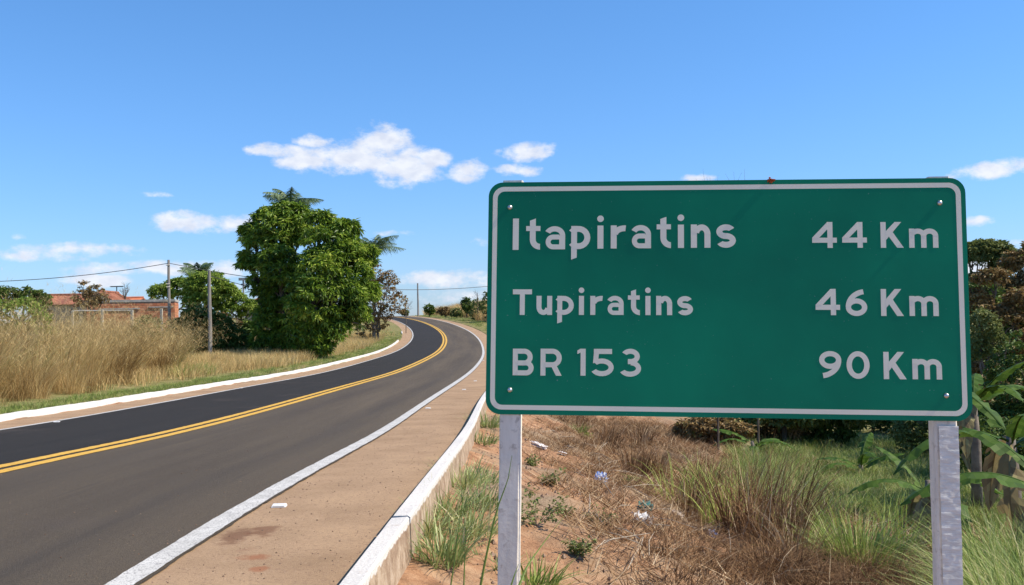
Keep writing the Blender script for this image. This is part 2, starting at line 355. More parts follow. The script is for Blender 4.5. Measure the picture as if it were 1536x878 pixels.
# shoulders (sandy, compacted)
m, nt, b, o = newmat('sandy_shoulder')
s1 = noise(nt, 1.2, 6, .6); s2 = noise(nt, 90, 3, .6); s3 = noise(nt, 260, 2, .5); s4 = noise(nt, 2.1, 3, .5)
c = ramp(nt, s1, [(.3, (.33, .215, .125)), (.55, (.43, .285, .17)), (.75, (.49, .325, .19))])
c = mixc(nt, mr_(nt, s2, .52, .70, 0, .5), c, (.25, .155, .10)); c = mixc(nt, mr_(nt, noise(nt, 34, 4, .7), .54, .64, 0, .6), c, (.24, .15, .10)); c = mixc(nt, mr_(nt, noise(nt, 48, 3, .7), .64, .70, 0, .6), c, (.62, .47, .34))
c = mixc(nt, mr_(nt, s3, .63, .67, 0, .9), c, (.07, .055, .05))
c = mixc(nt, mr_(nt, s4, .66, .74, 0, .45), c, (.24, .12, .075))
for (px_, py_, rx_, ry_, cc) in ((-1.88, 6.75, .11, .26, (.17, .085, .05)), (-1.74, 6.9, .10, .20, (.19, .095, .055)), (-1.60, 6.15, .10, .09, (.30, .12, .06)), (-1.5, 5.85, .07, .07, (.32, .13, .065))):
    q = nt.nodes.new('ShaderNodeVectorMath'); q.operation = 'SUBTRACT'; tt_ = nt.nodes.new('ShaderNodeTexCoord'); nt.links.new(tt_.outputs['Object'], q.inputs[0]); q.inputs[1].default_value = (px_, py_, 0)
    q2_ = nt.nodes.new('ShaderNodeVectorMath'); q2_.operation = 'MULTIPLY'; nt.links.new(q.outputs[0], q2_.inputs[0]); q2_.inputs[1].default_value = (1 / rx_, 1 / ry_, 0)
    q3_ = nt.nodes.new('ShaderNodeVectorMath'); q3_.operation = 'LENGTH'; nt.links.new(q2_.outputs[0], q3_.inputs[0])
    dd_ = math_(nt, 'ADD', q3_.outputs['Value'], math_(nt, 'MULTIPLY', math_(nt, 'SUBTRACT', noise(nt, 9, 5, .6), .5), 2.4)); c = mixc(nt, mr_(nt, dd_, 1.1, .5, 0, .75), c, cc)
nt.links.new(c, b.inputs['Base Color']); b.inputs['Roughness'].default_value = .95; b.inputs['Specular IOR Level'].default_value = .1
bump(nt, b, math_(nt, 'ADD', s2, s3), .6, .008)
MT['shoulder'] = m
strip('right_shoulder', [3.3, 3.6, 4.2, RK + .04], 0.0, m, label='pinkish sandy strip between the near white line and the near kerb')
strip('left_shoulder', [-LK - .03, -4, -3.3], 0.0, m, label='pinkish sandy strip between the far white line and the far kerb')
# asphalt
m, nt, b, o = newmat('asphalt')
t = nt.nodes.new('ShaderNodeTexCoord'); su = nt.nodes.new('ShaderNodeSeparateXYZ'); nt.links.new(t.outputs['UV'], su.inputs[0]); u = su.outputs[0]
str1 = uvn(nt, 1, (1.1, .06, 1), 5, .6); str2 = uvn(nt, 1, (3.2, .10, 1), 4, .6); gr = noise(nt, 170, 3, .7); gr2 = noise(nt, 420, 1, .5); pt = noise(nt, .5, 5, .6)
dust = math_(nt, 'MULTIPLY', mr_(nt, u, -.15, .12), 1.0)
right = ramp(nt, str1, [(.32, (.108, .082, .056)), (.52, (.146, .111, .073)), (.70, (.178, .134, .087))])
left = ramp(nt, str2, [(.35, (.022, .019, .015)), (.65, (.033, .028, .022))])
c = mixc(nt, dust, left, right)
wheel = math_(nt, 'ABSOLUTE', math_(nt, 'SUBTRACT', math_(nt, 'ABSOLUTE', math_(nt, 'SUBTRACT', u, 1.72)), .85))
c = mixc(nt, math_(nt, 'MULTIPLY', mr_(nt, wheel, .45, .05, 0, .40), mr_(nt, str2, .35, .6)), c, (.060, .052, .046))
c = mixc(nt, math_(nt, 'MULTIPLY', mr_(nt, pt, .6, .72, 0, .35), .8), c, (.15, .115, .095))
c = mixc(nt, mr_(nt, gr, .35, .62, .8, 0), c, (.028, .025, .022))
c = mixc(nt, mr_(nt, gr2, .70, .76, 0, .8), c, (.22, .19, .17))
c = mixc(nt, mr_(nt, noise(nt, 210, 1, .5), .74, .78, 0, .9), c, (.012, .012, .013))
nt.links.new(c, b.inputs['Base Color']); b.inputs['Roughness'].default_value = .88; b.inputs['Specular IOR Level'].default_value = .22
gr3 = noise(nt, 55, 4, .75); gr4 = noise(nt, 28, 3, .7)
c = mixc(nt, mr_(nt, gr3, .60, .66, 0, .55), c, (.035, .030, .026)); c = mixc(nt, mr_(nt, gr4, .68, .71, 0, .6), c, (.20, .165, .13))
c = mixc(nt, mr_(nt, uvn(nt, 1, (9, .5, 1), 3, .6), .62, .72, 0, .35), c, (.05, .043, .037))
nt.links.new(c, b.inputs['Base Color'])
bump(nt, b, math_(nt, 'ADD', gr, math_(nt, 'ADD', gr2, gr3)), .7, .008)
strip('road', list(np.linspace(-LINE - .10, LINE + .105, 9)), .010, m, jit=.035, label='two lane asphalt road curving left over a rise')
# painted lines
def paint(name, c1, c2, wear=.0, dirt=(.3, .25, .2)):
    m, nt, b, o = newmat(name); n = noise(nt, 6, 6, .6); s = noise(nt, 75, 3, .65)
    c = ramp(nt, n, [(.35, c1), (.65, c2)]); c = mixc(nt, mr_(nt, s, .58 - wear, .66 - wear, 0, .8), c, dirt); c = mixc(nt, mr_(nt, noise(nt, 24, 5, .75), .60 - wear, .68 - wear, 0, .65), c, dirt)
    nt.links.new(c, b.inputs['Base Color']); b.inputs['Roughness'].default_value = .7; bump(nt, b, s, .4, .004); return m
PW = paint('white_road_paint', (.50, .475, .425), (.66, .63, .575), .04, (.14, .12, .11)); PY = paint('yellow_road_paint', (.62, .34, .028), (.76, .44, .045), .02, (.20, .13, .07))
strip('right_edge_line', [LINE - .085, LINE, LINE + .085], .016, PW, jit=.022, jseed=5, label='white edge line on the near side of the road')
strip('left_edge_line', [-LINE - .06, -LINE, -LINE + .06], .016, PW, jit=.022, jseed=8, label='white edge line on the far side of the road')
strip('centre_line', [-.225, -.14, -.055], .016, PY, jit=.04, jseed=12, label='left stripe of the double yellow centre line')
strip('centre_line', [.05, .14, .22], .016, PY, jit=.022, jseed=15, label='right stripe of the double yellow centre line')
# kerbs
m, nt, b, o = newmat('whitewashed_kerb')
gm = nt.nodes.new('ShaderNodeTexCoord'); sp = nt.nodes.new('ShaderNodeSeparateXYZ'); nt.links.new(gm.outputs['UV'], sp.inputs[0])
kn = noise(nt, 9, 6, .65); k2 = noise(nt, 55, 4, .6)
white = ramp(nt, k2, [(.3, (.52, .48, .43)), (.6, (.68, .64, .585))]); raw = ramp(nt, kn, [(.35, (.22, .145, .085)), (.52, (.40, .29, .19)), (.7, (.54, .43, .31))])
f = mr_(nt, math_(nt, 'ADD', sp.outputs[0], math_(nt, 'MULTIPLY', math_(nt, 'SUBTRACT', kn, .5), .12)), .325, .335)
c = mixc(nt, f, white, raw); c = mixc(nt, mr_(nt, kn, .60, .72, 0, .6), c, (.40, .30, .22)); c = mixc(nt, math_(nt, 'MULTIPLY', mr_(nt, noise(nt, 3, 5, .7), .5, .65), math_(nt, 'MULTIPLY', f, .7)), c, (.22, .13, .075))
nt.links.new(c, b.inputs['Base Color']); b.inputs['Roughness'].default_value = .85; bump(nt, b, math_(nt, 'ADD', kn, k2), .5, .012)
MT['kerb'] = m
def kerb(name, sgn, d0, prof, y0, y1, label, seed, wob=.012, cap=True):
    yy = np.concatenate([np.arange(y0, min(y1, 40), .10), np.arange(max(y0, 40), y1, .35), [y1]])
    C = []; U = []; cum = np.concatenate([[0], np.cumsum(np.hypot(*np.diff(np.array(prof), axis=0).T))])
    for k, (a, h) in enumerate(prof):
        w = wob * 2 * fbm(yy * 1.6, yy * 0 + k * 3.1, 4, seed) if h > 0 else 0
        x, y = road_pt(np.full(len(yy), sgn * (d0 + a)) + w, yy); z = ZC(yy) + h + (w if h > 0 else 0)
        C.append(np.stack([x, y, z + yy * 0], -1)); U.append(np.stack([yy * 0 + cum[k], yy], -1))
    C = np.stack(C, 1); U = np.stack(U, 1); n = len(prof); q = grid(len(yy), n)
    Fs = [q]
    caps = np.array([list(range(n)), [(len(yy) - 1) * n + k for k in range(n)][::-1]])
    Fs.append(caps)
    obj(name, mesh(name, C.reshape(-1, 3), Fs, uv=U.reshape(-1, 2)), MT['kerb'], kind='structure', label=label)
RP = [(0, -.05), (.004, .115), (.014, .128), (.112, .13), (.125, .118), (.135, -.10), (.14, -.55)]
LP = [(0, -.05), (.03, .11), (.05, .135), (.13, .14), (.16, .12), (.19, -.05)]
kerb('right_kerb', 1, RK, RP, -3, 6.82, 'nearest end of the white kerb beside the sign, below a joint', 3)
kerb('right_kerb', 1, RK, RP, 6.85, 88, 'long white kerb running beside the near shoulder', 4)
kerb('left_kerb', -1, LK, LP, -4, 100, 'white kerb along the far side in front of the dry grass', 6, .022)
kerb('left_kerb', -1, LK, LP, 116, 121, 'short piece of white kerb past the gap at the bend', 9)
def wpt(px, py, Y):
    d = pix_dir(px, py); t = Y / d.y; return Vector((d.x * t, Y, CAM_H + d.z * t))
def gpt(px, py, ymax=300):
    d = pix_dir(px, py); Y = np.geomspace(3, ymax, 3000); X = d.x / d.y * Y; Z = CAM_H + d.z / d.y * Y
    g = GH(X, Y); k = np.nonzero(Z <= g)[0]; k = k[0] if len(k) else -1
    return Vector((X[k], Y[k], float(g[k])))
def onG(x, y): return Vector((x, y, float(GH(x, y))))

# ------------------------------------------------------------------ grass & leaves
def blades(P, azm, h, w, lean, droop, segs=3, tw=None, tone=None):
    N_ = len(P); t = np.linspace(0, 1, segs + 1)
    H = np.stack([np.cos(azm), np.sin(azm), 0 * azm], -1)
    tw = rng.uniform(-1.2, 1.2, N_) if tw is None else tw
    S = np.stack([-np.sin(azm + tw), np.cos(azm + tw), 0 * azm], -1)
    hor = (lean[:, None] * t + droop[:, None] * t ** 2.2) * h[:, None]
    ver = (t[None] * np.sqrt(np.maximum(1 - lean[:, None] ** 2, .05)) - droop[:, None] * .55 * t ** 2.6) * h[:, None]
    C = P[:, None] + H[:, None] * hor[..., None] + np.array([0, 0, 1.]) * ver[..., None]
    ww = w[:, None] * (1 - .92 * t ** 1.4)[None] * .5
    V = np.stack([C - S[:, None] * ww[..., None], C + S[:, None] * ww[..., None]], 2)   # N,segs+1,2,3
    base = np.arange(N_)[:, None] * (segs + 1) * 2; k = np.arange(segs)[None] * 2
    Q = np.stack([base + k, base + k + 1, base + k + 3, base + k + 2], -1).reshape(-1, 4)
    tn = rng.random(N_) if tone is None else tone
    return V.reshape(-1, 3), Q, np.clip(np.repeat(tn, segs), 0, 1), C
def tufted(centres, n, spread, h, w, lean=.35, droop=.3, segs=3, tone=(.2, .9), hv=.35, wind=None):
    c = np.repeat(np.asarray(centres, float), n, 0); N_ = len(c); a = rng.uniform(0, 2 * np.pi, N_); r = spread * np.sqrt(rng.random(N_))
    P = c + np.stack([np.cos(a) * r, np.sin(a) * r, 0 * r], -1)
    az_ = a + rng.normal(0, .5, N_)
    ct = np.repeat(rng.uniform(tone[0], tone[1], len(centres)), n)
    hh = np.repeat(h if np.ndim(h) else np.full(len(centres), h), n) * (1 - hv * rng.random(N_))
    L = np.clip(np.abs(rng.normal(0, lean, N_)), 0, .85)
    if wind is not None:
        wv = np.stack([np.cos(az_) * L + wind[0], np.sin(az_) * L + wind[1]], -1); az_ = np.arctan2(wv[:, 1], wv[:, 0]); L = np.clip(np.hypot(*wv.T), 0, .9)
    return blades(P, az_, hh, w * rng.uniform(.6, 1.3, N_), L, droop * rng.uniform(.2, 1.5, N_), segs, tone=np.clip(ct + rng.normal(0, .16, N_), 0, 1))
def scatter_lat(n, d0, d1, y0, y1, yb=1.0):
    y = y0 + (y1 - y0) * rng.random(n) ** yb; d = rng.uniform(d0, d1, n); x, yy = road_pt(d, y); return np.stack([x, yy, GH(x, yy)], -1)
def leafset(P, D, Nn, L, Wd, tone):
    """rhombic folded leaves: base P, direction D, normal Nn"""
    D = D / (np.linalg.norm(D, axis=1)[:, None] + 1e-9); S = np.cross(D, Nn); S /= np.linalg.norm(S, axis=1)[:, None] + 1e-9; U = np.cross(S, D)
    a = P; tip = P + D * L[:, None] - U * (L * .12)[:, None]; md = P + D * (L * .45)[:, None] + U * (Wd * .22)[:, None]
    l = md - S * (Wd * .5)[:, None]; r = md + S * (Wd * .5)[:, None]; md2 = P + D * (L * .5)[:, None]
    V = np.stack([a, l, tip, r], 1).reshape(-1, 3); b_ = np.arange(len(P))[:, None] * 4
    T = np.concatenate([b_ + np.array([[0, 1, 2]]), b_ + np.array([[0, 2, 3]])], 0)
    return V, T, np.concatenate([tone, tone])
def clusters(C, nl, L, Wd, tone, up=.25, drp=.35):
    """rosettes of drooping leaves at points C"""
    n = len(C); P = np.repeat(C, nl, 0); N_ = len(P)
    a = rng.uniform(0, 2 * np.pi, N_); e = rng.normal(-drp, .45, N_)
    D = np.stack([np.cos(a) * np.cos(e), np.sin(a) * np.cos(e), np.sin(e) + up * rng.random(N_)], -1)
    Nn = np.stack([0 * a, 0 * a, 1 + 0 * a], -1) + rng.normal(0, .35, (N_, 3))
    tn = np.clip(np.repeat(tone, nl) + rng.normal(0, .13, N_), 0, 1)
    return leafset(P + D * .02, D, Nn, L * rng.uniform(.6, 1.25, N_), Wd * rng.uniform(.7, 1.3, N_), tn)
def sublobes(lobes, size, per=1.0):
    out = []
    for l in lobes:
        A = (l[3] * l[5] + l[4] * l[5] + l[3] * l[4]) / 3; n = int(per * 4 * math.pi * A / (2.0 * size * size)) + 4
        v = rng.normal(0, 1, (n, 3)); v /= np.linalg.norm(v, axis=1)[:, None]; s = size * rng.uniform(.65, 1.35, n)
        c = np.array(l[:3]) + v * (np.array(l[3:6]) - s[:, None] * .75)
        out += [(*a, b * 1.15, b * 1.15, b * .75) for a, b in zip(c, s)]
    return out
def clump_pts(lobes, n, size):
    sub = np.array(sublobes(lobes, size)); lo = np.array(lobes)
    k = rng.choice(len(sub), n, p=sub[:, 3] ** 2 / (sub[:, 3] ** 2).sum()); v = rng.normal(0, 1, (n, 3)); v[:, 2] = np.where(v[:, 2] < -.3, np.abs(v[:, 2]), v[:, 2]); v /= np.linalg.norm(v, axis=1)[:, None]
    P = sub[k, :3] + v * sub[k, 3:6] * (1 - .25 * rng.random(n)[:, None]); keep = np.ones(n, bool)
    for l in lo: keep &= (((P - l[:3]) / (l[3:6] * .6)) ** 2).sum(1) > 1
    return P[keep], _h(k, k * 7, 3)[keep]
def lobes_pts(lobes, n, shell=.35, low=.0):
    """lobes: (x,y,z,rx,ry,rz); points near their surfaces, none deep inside another lobe"""
    lo = np.array(lobes, float); vol = (lo[:, 3] * lo[:, 4] + lo[:, 4] * lo[:, 5] + lo[:, 3] * lo[:, 5]); k = rng.choice(len(lo), n, p=vol / vol.sum())
    v = rng.normal(0, 1, (n, 3)); v /= np.linalg.norm(v, axis=1)[:, None]
    P0 = lo[k, :3] + v * lo[k, 3:6]
    bumpy = 1 + .35 * fbm(P0[:, 0] * .9 + P0[:, 2] * .7, P0[:, 1] * .9 + P0[:, 2] * .5, 4, 21) * 1.6
    r = (1 - shell * rng.random(n) ** 1.6) * bumpy
    P = lo[k, :3] + v * lo[k, 3:6] * r[:, None]
    keep = np.ones(n, bool)
    for q in range(len(lo)):
        inside = (((P - lo[q, :3]) / (lo[q, 3:6] * .66)) ** 2).sum(1) < 1
        keep &= ~inside
    return P[keep]
def trunk_mb(base, tops, r0, mb=None, seed=0, n=8):
    mb = mb or MB(); rr = random.Random(seed); base = Vector(base)
    for t in tops:
        t = Vector(t); P = []
        for k in range(n + 1):
            s = k / n; p = base.lerp(t, s); p.x += math.sin(s * 3.1) * rr.uniform(-.06, .06) * (t - base).length; p.y += math.sin(s * 3.1) * rr.uniform(-.04, .04) * (t - base).length
            P.append(p)
        mb.tube([tuple(p) for p in P], np.linspace(r0, r0 * .22, n + 1), 8)
    return mb
def tree(name, label, base, lobes, mat, ncl, nl, L, Wd, r0, cat='tree', group=None, shell=.4, tone=(.15, .85), forks=True, seed=1, twigs=0, drp=.35, up=.25, clump=0):
    bx = Vector(base); t = empty(name, bx, 0, label, cat, group)
    lo = [(l[0] - bx.x, l[1] - bx.y, l[2] - bx.z, *l[3:]) for l in lobes]
    mb = MB(); rr = random.Random(seed)
    zf = min(l[2] - l[5] * .6 for l in lo); fork = Vector((0, 0, max(.25, min(zf, 2.2))))
    mb.tube([(0, 0, -.25), (0, 0, fork.z * .5), tuple(fork)], [r0 * 1.35, r0, r0 * .85], 9)
    for l in lo:
        tr = Vector(l[:3]); trunk_mb(fork, [tr], r0 * .6, mb, rr.random())
        for q in range(4):
            e = tr + Vector([rr.uniform(-.75, .75) * l[3 + i] for i in range(3)]); trunk_mb(fork.lerp(tr, rr.uniform(.5, .9)), [e], r0 * .22, mb, rr.random(), 5)
    mb.build('trunk', MT['bark'], t, True)
    if clump: P, kk = clump_pts(lo, ncl, clump)
    else: P = lobes_pts(lo, ncl, shell); kk = .5
    P = P[P[:, 2] > .1] if not clump else P
    hn = fbm(P[:, 0] * .8, P[:, 2] * .8 + P[:, 1], 3, seed) * 1.2
    tn = np.clip(rng.uniform(*tone, len(P)) * .5 + .15 + hn * .7 + (kk * .35 - .05), 0, 1)
    Vv, T, tt = clusters(P, nl, L, Wd, tn, up, drp)
    c = MB(); c.add(Vv, T=T, tone=tt); c.build('crown', mat, t)
    if twigs:
        q = MB()
        for k in range(twigs):
            l = rr.choice(lo); a = Vector(l[:3]); v = Vector((rr.gauss(0, 1), rr.gauss(0, 1), abs(rr.gauss(0, 1)))).normalized()
            e = a + Vector((v.x * l[3], v.y * l[4], v.z * l[5])) * rr.uniform(.9, 1.25); q.tube([tuple(a.lerp(e, .5)), tuple(a.lerp(e, .8) + Vector((rr.uniform(-.1, .1), 0, .05))), tuple(e)], [.02, .014, .005], 4)
        q.build('twigs', MT['twig'], t, kind='stuff')
    return t
def PL(px, py, Y, rx, rz, ry=None):
    """lobe from a picture position at distance Y"""
    w = wpt(px, py, Y); k = Y / FPX; return (w.x, w.y, w.z, rx * k, (ry if ry else (rx + rz) * .45) * k, rz * k)

# ================================================================== SIGN
sign = empty('road_sign', (0.8802, 4.1945, 1.5604), 0, 'large green distance sign with grey lettering on two white posts', 'road sign')
sign.rotation_euler = Euler((-0.0793, 0.0221, -0.1069), 'XYZ')
SW, SH = 1.9863, 1.0
def rrect(w, h, r, n=8):
    P = []
    for (cx, cy, a0) in ((w/2-r, h/2-r, 0), (-w/2+r, h/2-r, 90), (-w/2+r, -h/2+r, 180), (w/2-r, -h/2+r, 270)):
        for k in range(n + 1): a = R_(a0 + 90 * k / n); P.append((cx + r * math.cos(a), cy + r * math.sin(a)))
    return np.array(P)
m, nt, b, o = newmat('green_retroreflective_sheet')
g1 = noise(nt, 1.3, 5, .5); g2 = noise(nt, 120, 2, .5); g3 = noise(nt, 14, 4, .6, stretch=(.3, 1, 2.5))
c = ramp(nt, g1, [(.3, (.001, .150, .080)), (.7, (.002, .245, .122))])
c = mixc(nt, math_(nt, 'MULTIPLY', mr_(nt, g2, .68, .71), mr_(nt, g3, .55, .62)), c, (.17, .30, .26))
nt.links.new(c, b.inputs['Base Color']); b.inputs['Roughness'].default_value = .42; b.inputs['Specular IOR Level'].default_value = .18
bump(nt, b, g1, .12, .05); MT['sheet'] = m
m, nt, b, o = newmat('silver_reflective_lettering')
g1 = noise(nt, 3, 4, .5); s_ = noise(nt, 220, 2, .6); bump(nt, b, s_, .08, .001); nt.links.new(ramp(nt, g1, [(.3, (.86, .79, .61)), (.7, (.92, .85, .66))]), b.inputs['Base Color']); b.inputs['Roughness'].default_value = .42; MT['silver'] = m
P = rrect(SW, SH, .062); n = len(P); mb = MB()
Vf = np.array([(x, 0, z) for x, z in P] + [(x, .003, z) for x, z in P] + [(0, 0, 0), (0, .003, 0)])
mb.add(Vf, Q=[(i, n + i, n + (i + 1) % n, (i + 1) % n) for i in range(n)], T=[(2*n, i, (i + 1) % n) for i in range(n)] + [(2*n+1, n + (i + 1) % n, n + i) for i in range(n)])
pan = mb.build('panel', MT['sheet'], sign)
A = rrect(SW - .038, SH - .040, .048); B = rrect(SW - .078, SH - .080, .032); mb = MB()
mb.add(np.array([(x, -.0005, z) for x, z in A] + [(x, -.0005, z) for x, z in B] + [(x, -.0001, z) for x, z in A] + [(x, -.0001, z) for x, z in B]),
       Q=[(i, (i + 1) % n, n + (i + 1) % n, n + i) for i in range(n)] + [(i, 2*n+i, 2*n+(i+1)%n, (i+1)%n) for i in range(n)] + [(n+i, n+(i+1)%n, 3*n+(i+1)%n, 3*n+i) for i in range(n)])
mb.build('border_line', MT['silver'], sign)
# lettering, drawn stroke by stroke
def glyph(ch, W_, H, s):
    out = []
    def rect(x0, y0, x1, y1): out.append([(x0, y0), (x1, y0), (x1, y1), (x0, y1)])
    def poly(*p): out.append(list(p))
    def arc(cx, cy, rx, ry, a0, a1, st=s, n=18):
        o_ = []; i_ = []
        for k in range(n + 1):
            a = R_(a0 + (a1 - a0) * k / n); o_.append((cx + rx * math.cos(a), cy + ry * math.sin(a))); i_.append((cx + (rx - st) * math.cos(a), cy + (ry - st) * math.sin(a)))
        out.append(('ring', o_, i_))
    xh = .745 * H
    if ch == 'I': rect(0, 0, W_, H)
    elif ch == 'T': rect(0, H - s, W_, H); rect(W_/2 - s/2, 0, W_/2 + s/2, H - s)
    elif ch in 'BR':
        rect(0, 0, s, H); hb = .56 * H if ch == 'B' else .48 * H
        r2 = (H - hb + s * (1 if ch == 'B' else .9)) / 2; y2 = H - 2 * r2; X2 = W_ * (.95 if ch == 'B' else 1)
        rect(s, H - s, X2 - r2, H); rect(s, y2, X2 - r2, y2 + s); arc(X2 - r2, H - r2, r2, r2, -90, 90)
        if ch == 'B':
            r1 = (y2 + s) / 2; rect(s, 0, W_ - r1, s); arc(W_ - r1, r1, r1, r1, -90, 90)
        else: poly((W_ - s * 1.12, 0), (W_, 0), (W_*.62 + s*.45, y2 + s*.6), (W_*.62 - s * .55, y2 + s*.3))
    elif ch == '1': rect(W_ - s, 0, W_, H); poly((0, .80 * H), (W_ - s, .86 * H), (W_ - s, H), (W_ - s - .001, H), (0, .93 * H))
    elif ch == '5':
        rect(.06 * W_, H - s, .92 * W_, H); poly((.02 * W_, .47 * H), (s + .02*W_, .52 * H), (.06 * W_ + s, H - s), (.06 * W_, H - s))
        ry = .325 * H; rx = .56 * W_; arc(W_ - rx, ry, rx, ry, 138, -150)
    elif ch == '3':
        arc(.50 * W_, H - .275 * H, .44 * W_, .275 * H, 150, -80); arc(W_ - .52 * W_, .295 * H, .52 * W_, .295 * H, 85, -152)
        rect(.38 * W_, .45 * H, .60 * W_, .45 * H + s)
    elif ch == '4':
        xs = .62 * W_; yb = .20 * H; rect(xs, 0, xs + s, H); rect(0, yb, xs, yb + s); rect(xs + s, yb, W_, yb + s)
        poly((0, yb + s), (s * 1.35, yb + s), (xs, H - s * 1.45), (xs, H))
    elif ch in '69':
        ry = .325 * H; rx = .5 * W_; k0 = len(out); arc(rx, ry, rx, ry, 0, 360, n=36); cx = W_ * .98; rX = cx - 0; arc(cx, ry * 1.05, rX, H - ry * 1.05, 180, 100)
        if ch == '9':
            fl = lambda p: (W_ - p[0], H - p[1])
            out[k0:] = [('ring', [fl(p) for p in g[1]], [fl(p) for p in g[2]]) for g in out[k0:]]
    elif ch == '0': arc(W_/2, H/2, W_/2, H/2, 0, 360, n=40)
    elif ch == 'K':
        rect(0, 0, s, H); poly((s, .30 * H), (s, .30 * H + 1.75 * s), (W_ * .91 - 1.25 * s, H), (W_ * .91, H)); poly((W_ - 1.25 * s, 0), (W_, 0), (.50 * W_, .64 * H), (.33 * W_, .47 * H))
    elif ch == 't':
        xs = .26 * W_; R = s * 1.75; rect(xs, R, xs + s, .60 * H); rect(0, .60 * H, W_, .60 * H + s * .85); poly((xs, .60 * H + s * .85), (xs + s, .60 * H + s * .85), (xs + s, H), (xs, .93 * H))
        arc(xs + R, R, R, R, 180, 270, n=8); poly((xs + R, 0), (W_ * .90, 0), (W_ * .97, s), (xs + R, s))
    elif ch == 'a':
        ry = .40 * xh; rect(W_ - s, 0, W_, xh - ry); rx = .54 * W_; arc(W_ - rx, xh - ry, rx, ry, 0, 152, s * .9)
        rb = .318 * xh; q = s * .84; rect(rb, 0, W_ - s, q); rect(rb, 2 * rb - q, W_ - s, 2 * rb); arc(rb, rb, rb, rb, 90, 270, q)
    elif ch == 'p':
        poly((0, -.335 * H), (s * .95, -.27 * H), (s, xh), (0, xh)); ry = xh / 2; rx = .62 * W_; arc(W_ - rx, ry, rx, ry, -142, 142)
    elif ch == 'i': rect(W_/2 - s * .5, 0, W_/2 + s * .5, xh); out.append([(W_/2 + s * .56 * math.cos(R_(a)), H * .965 + s * .56 * math.sin(R_(a))) for a in range(0, 360, 20)])
    elif ch == 'r': rect(0, 0, s, xh); arc(W_ * .94, xh - .42 * xh, W_ * .94 - s * .2, .42 * xh, 176, 84)
    elif ch in 'nu':
        k0 = len(out); ry = .42 * xh; rect(0, 0, s, xh); rect(W_ - s, 0, W_, xh - ry); rx = (W_ - s * .35) / 2; arc(W_ - rx, xh - ry, rx, ry, 0, 168)
        if ch == 'u':
            fl = lambda p: (W_ - p[0], xh - p[1])
            out[k0:] = [[fl(p) for p in g] if g[0] != 'ring' else ('ring', [fl(p) for p in g[1]], [fl(p) for p in g[2]]) for g in out[k0:]]
    elif ch == 'm':
        ry = .38 * xh; rect(0, 0, s, xh); c2 = (W_ - s) / 2 + s * .5; rx = (W_ + s) / 4 
        rect(W_/2 - s/2, 0, W_/2 + s/2, xh - ry); rect(W_ - s, 0, W_, xh - ry); arc(W_ - rx, xh - ry, rx, ry, 0, 180); arc(rx, xh - ry, rx, ry, 0, 150)
    elif ch == 's':
        ry = (xh + s) / 4; rx = W_ / 2; arc(rx, xh - ry, rx * .97, ry, 30, 270); arc(rx, ry, rx, ry, 90, -150)
    return out
TXT = [('I',-0.8856,0.0256,0.2043,0.1364),('t',-0.8278,0.0614,0.2049,0.1354),('a',-0.7432,0.0835,0.2061,0.1344),('p',-0.6336,0.0816,0.2065,0.1348),('i',-0.5210,0.0244,0.2085,0.1337),('r',-0.4649,0.0625,0.2090,0.1335),('a',-0.3752,0.0805,0.2095,0.1339),('t',-0.2706,0.0598,0.2100,0.1343),('i',-0.1817,0.0254,0.2105,0.1340),('n',-0.1273,0.0817,0.2110,0.1338),('s',-0.0225,0.0820,0.2106,0.1342),
('T',-0.8821,0.0821,-0.0767,0.1099),('u',-0.7800,0.0668,-0.0763,0.1096),('p',-0.6909,0.0702,-0.0759,0.1093),('i',-0.5986,0.0206,-0.0756,0.1091),('r',-0.5507,0.0514,-0.0754,0.1089),('a',-0.4773,0.0673,-0.0750,0.1087),('t',-0.3918,0.0495,-0.0754,0.1092),('i',-0.3183,0.0211,-0.0752,0.1090),('n',-0.2733,0.0666,-0.0749,0.1089),('s',-0.1865,0.0663,-0.0753,0.1087),
('B',-0.8789,0.0890,-0.3342,0.1130),('R',-0.7604,0.0899,-0.3344,0.1141),('1',-0.6044,0.0351,-0.3330,0.1137),('5',-0.5400,0.0889,-0.3343,0.1149),('3',-0.4257,0.0891,-0.3352,0.1175),
('4',0.3728,0.1000,0.2087,0.1093),('4',0.4946,0.0994,0.2090,0.1082),('K',0.6498,0.0917,0.2086,0.1078),('m',0.7636,0.1159,0.2082,0.1075),
('4',0.3819,0.0985,-0.0722,0.1092),('6',0.5035,0.0860,-0.0754,0.1125),('K',0.6446,0.0902,-0.0747,0.1114),('m',0.7576,0.1152,-0.0742,0.1103),
('9',0.3922,0.0888,-0.3338,0.1129),('0',0.5018,0.0917,-0.3340,0.1133),('K',0.6489,0.0903,-0.3338,0.1114),('m',0.7626,0.1158,-0.3331,0.1111)]
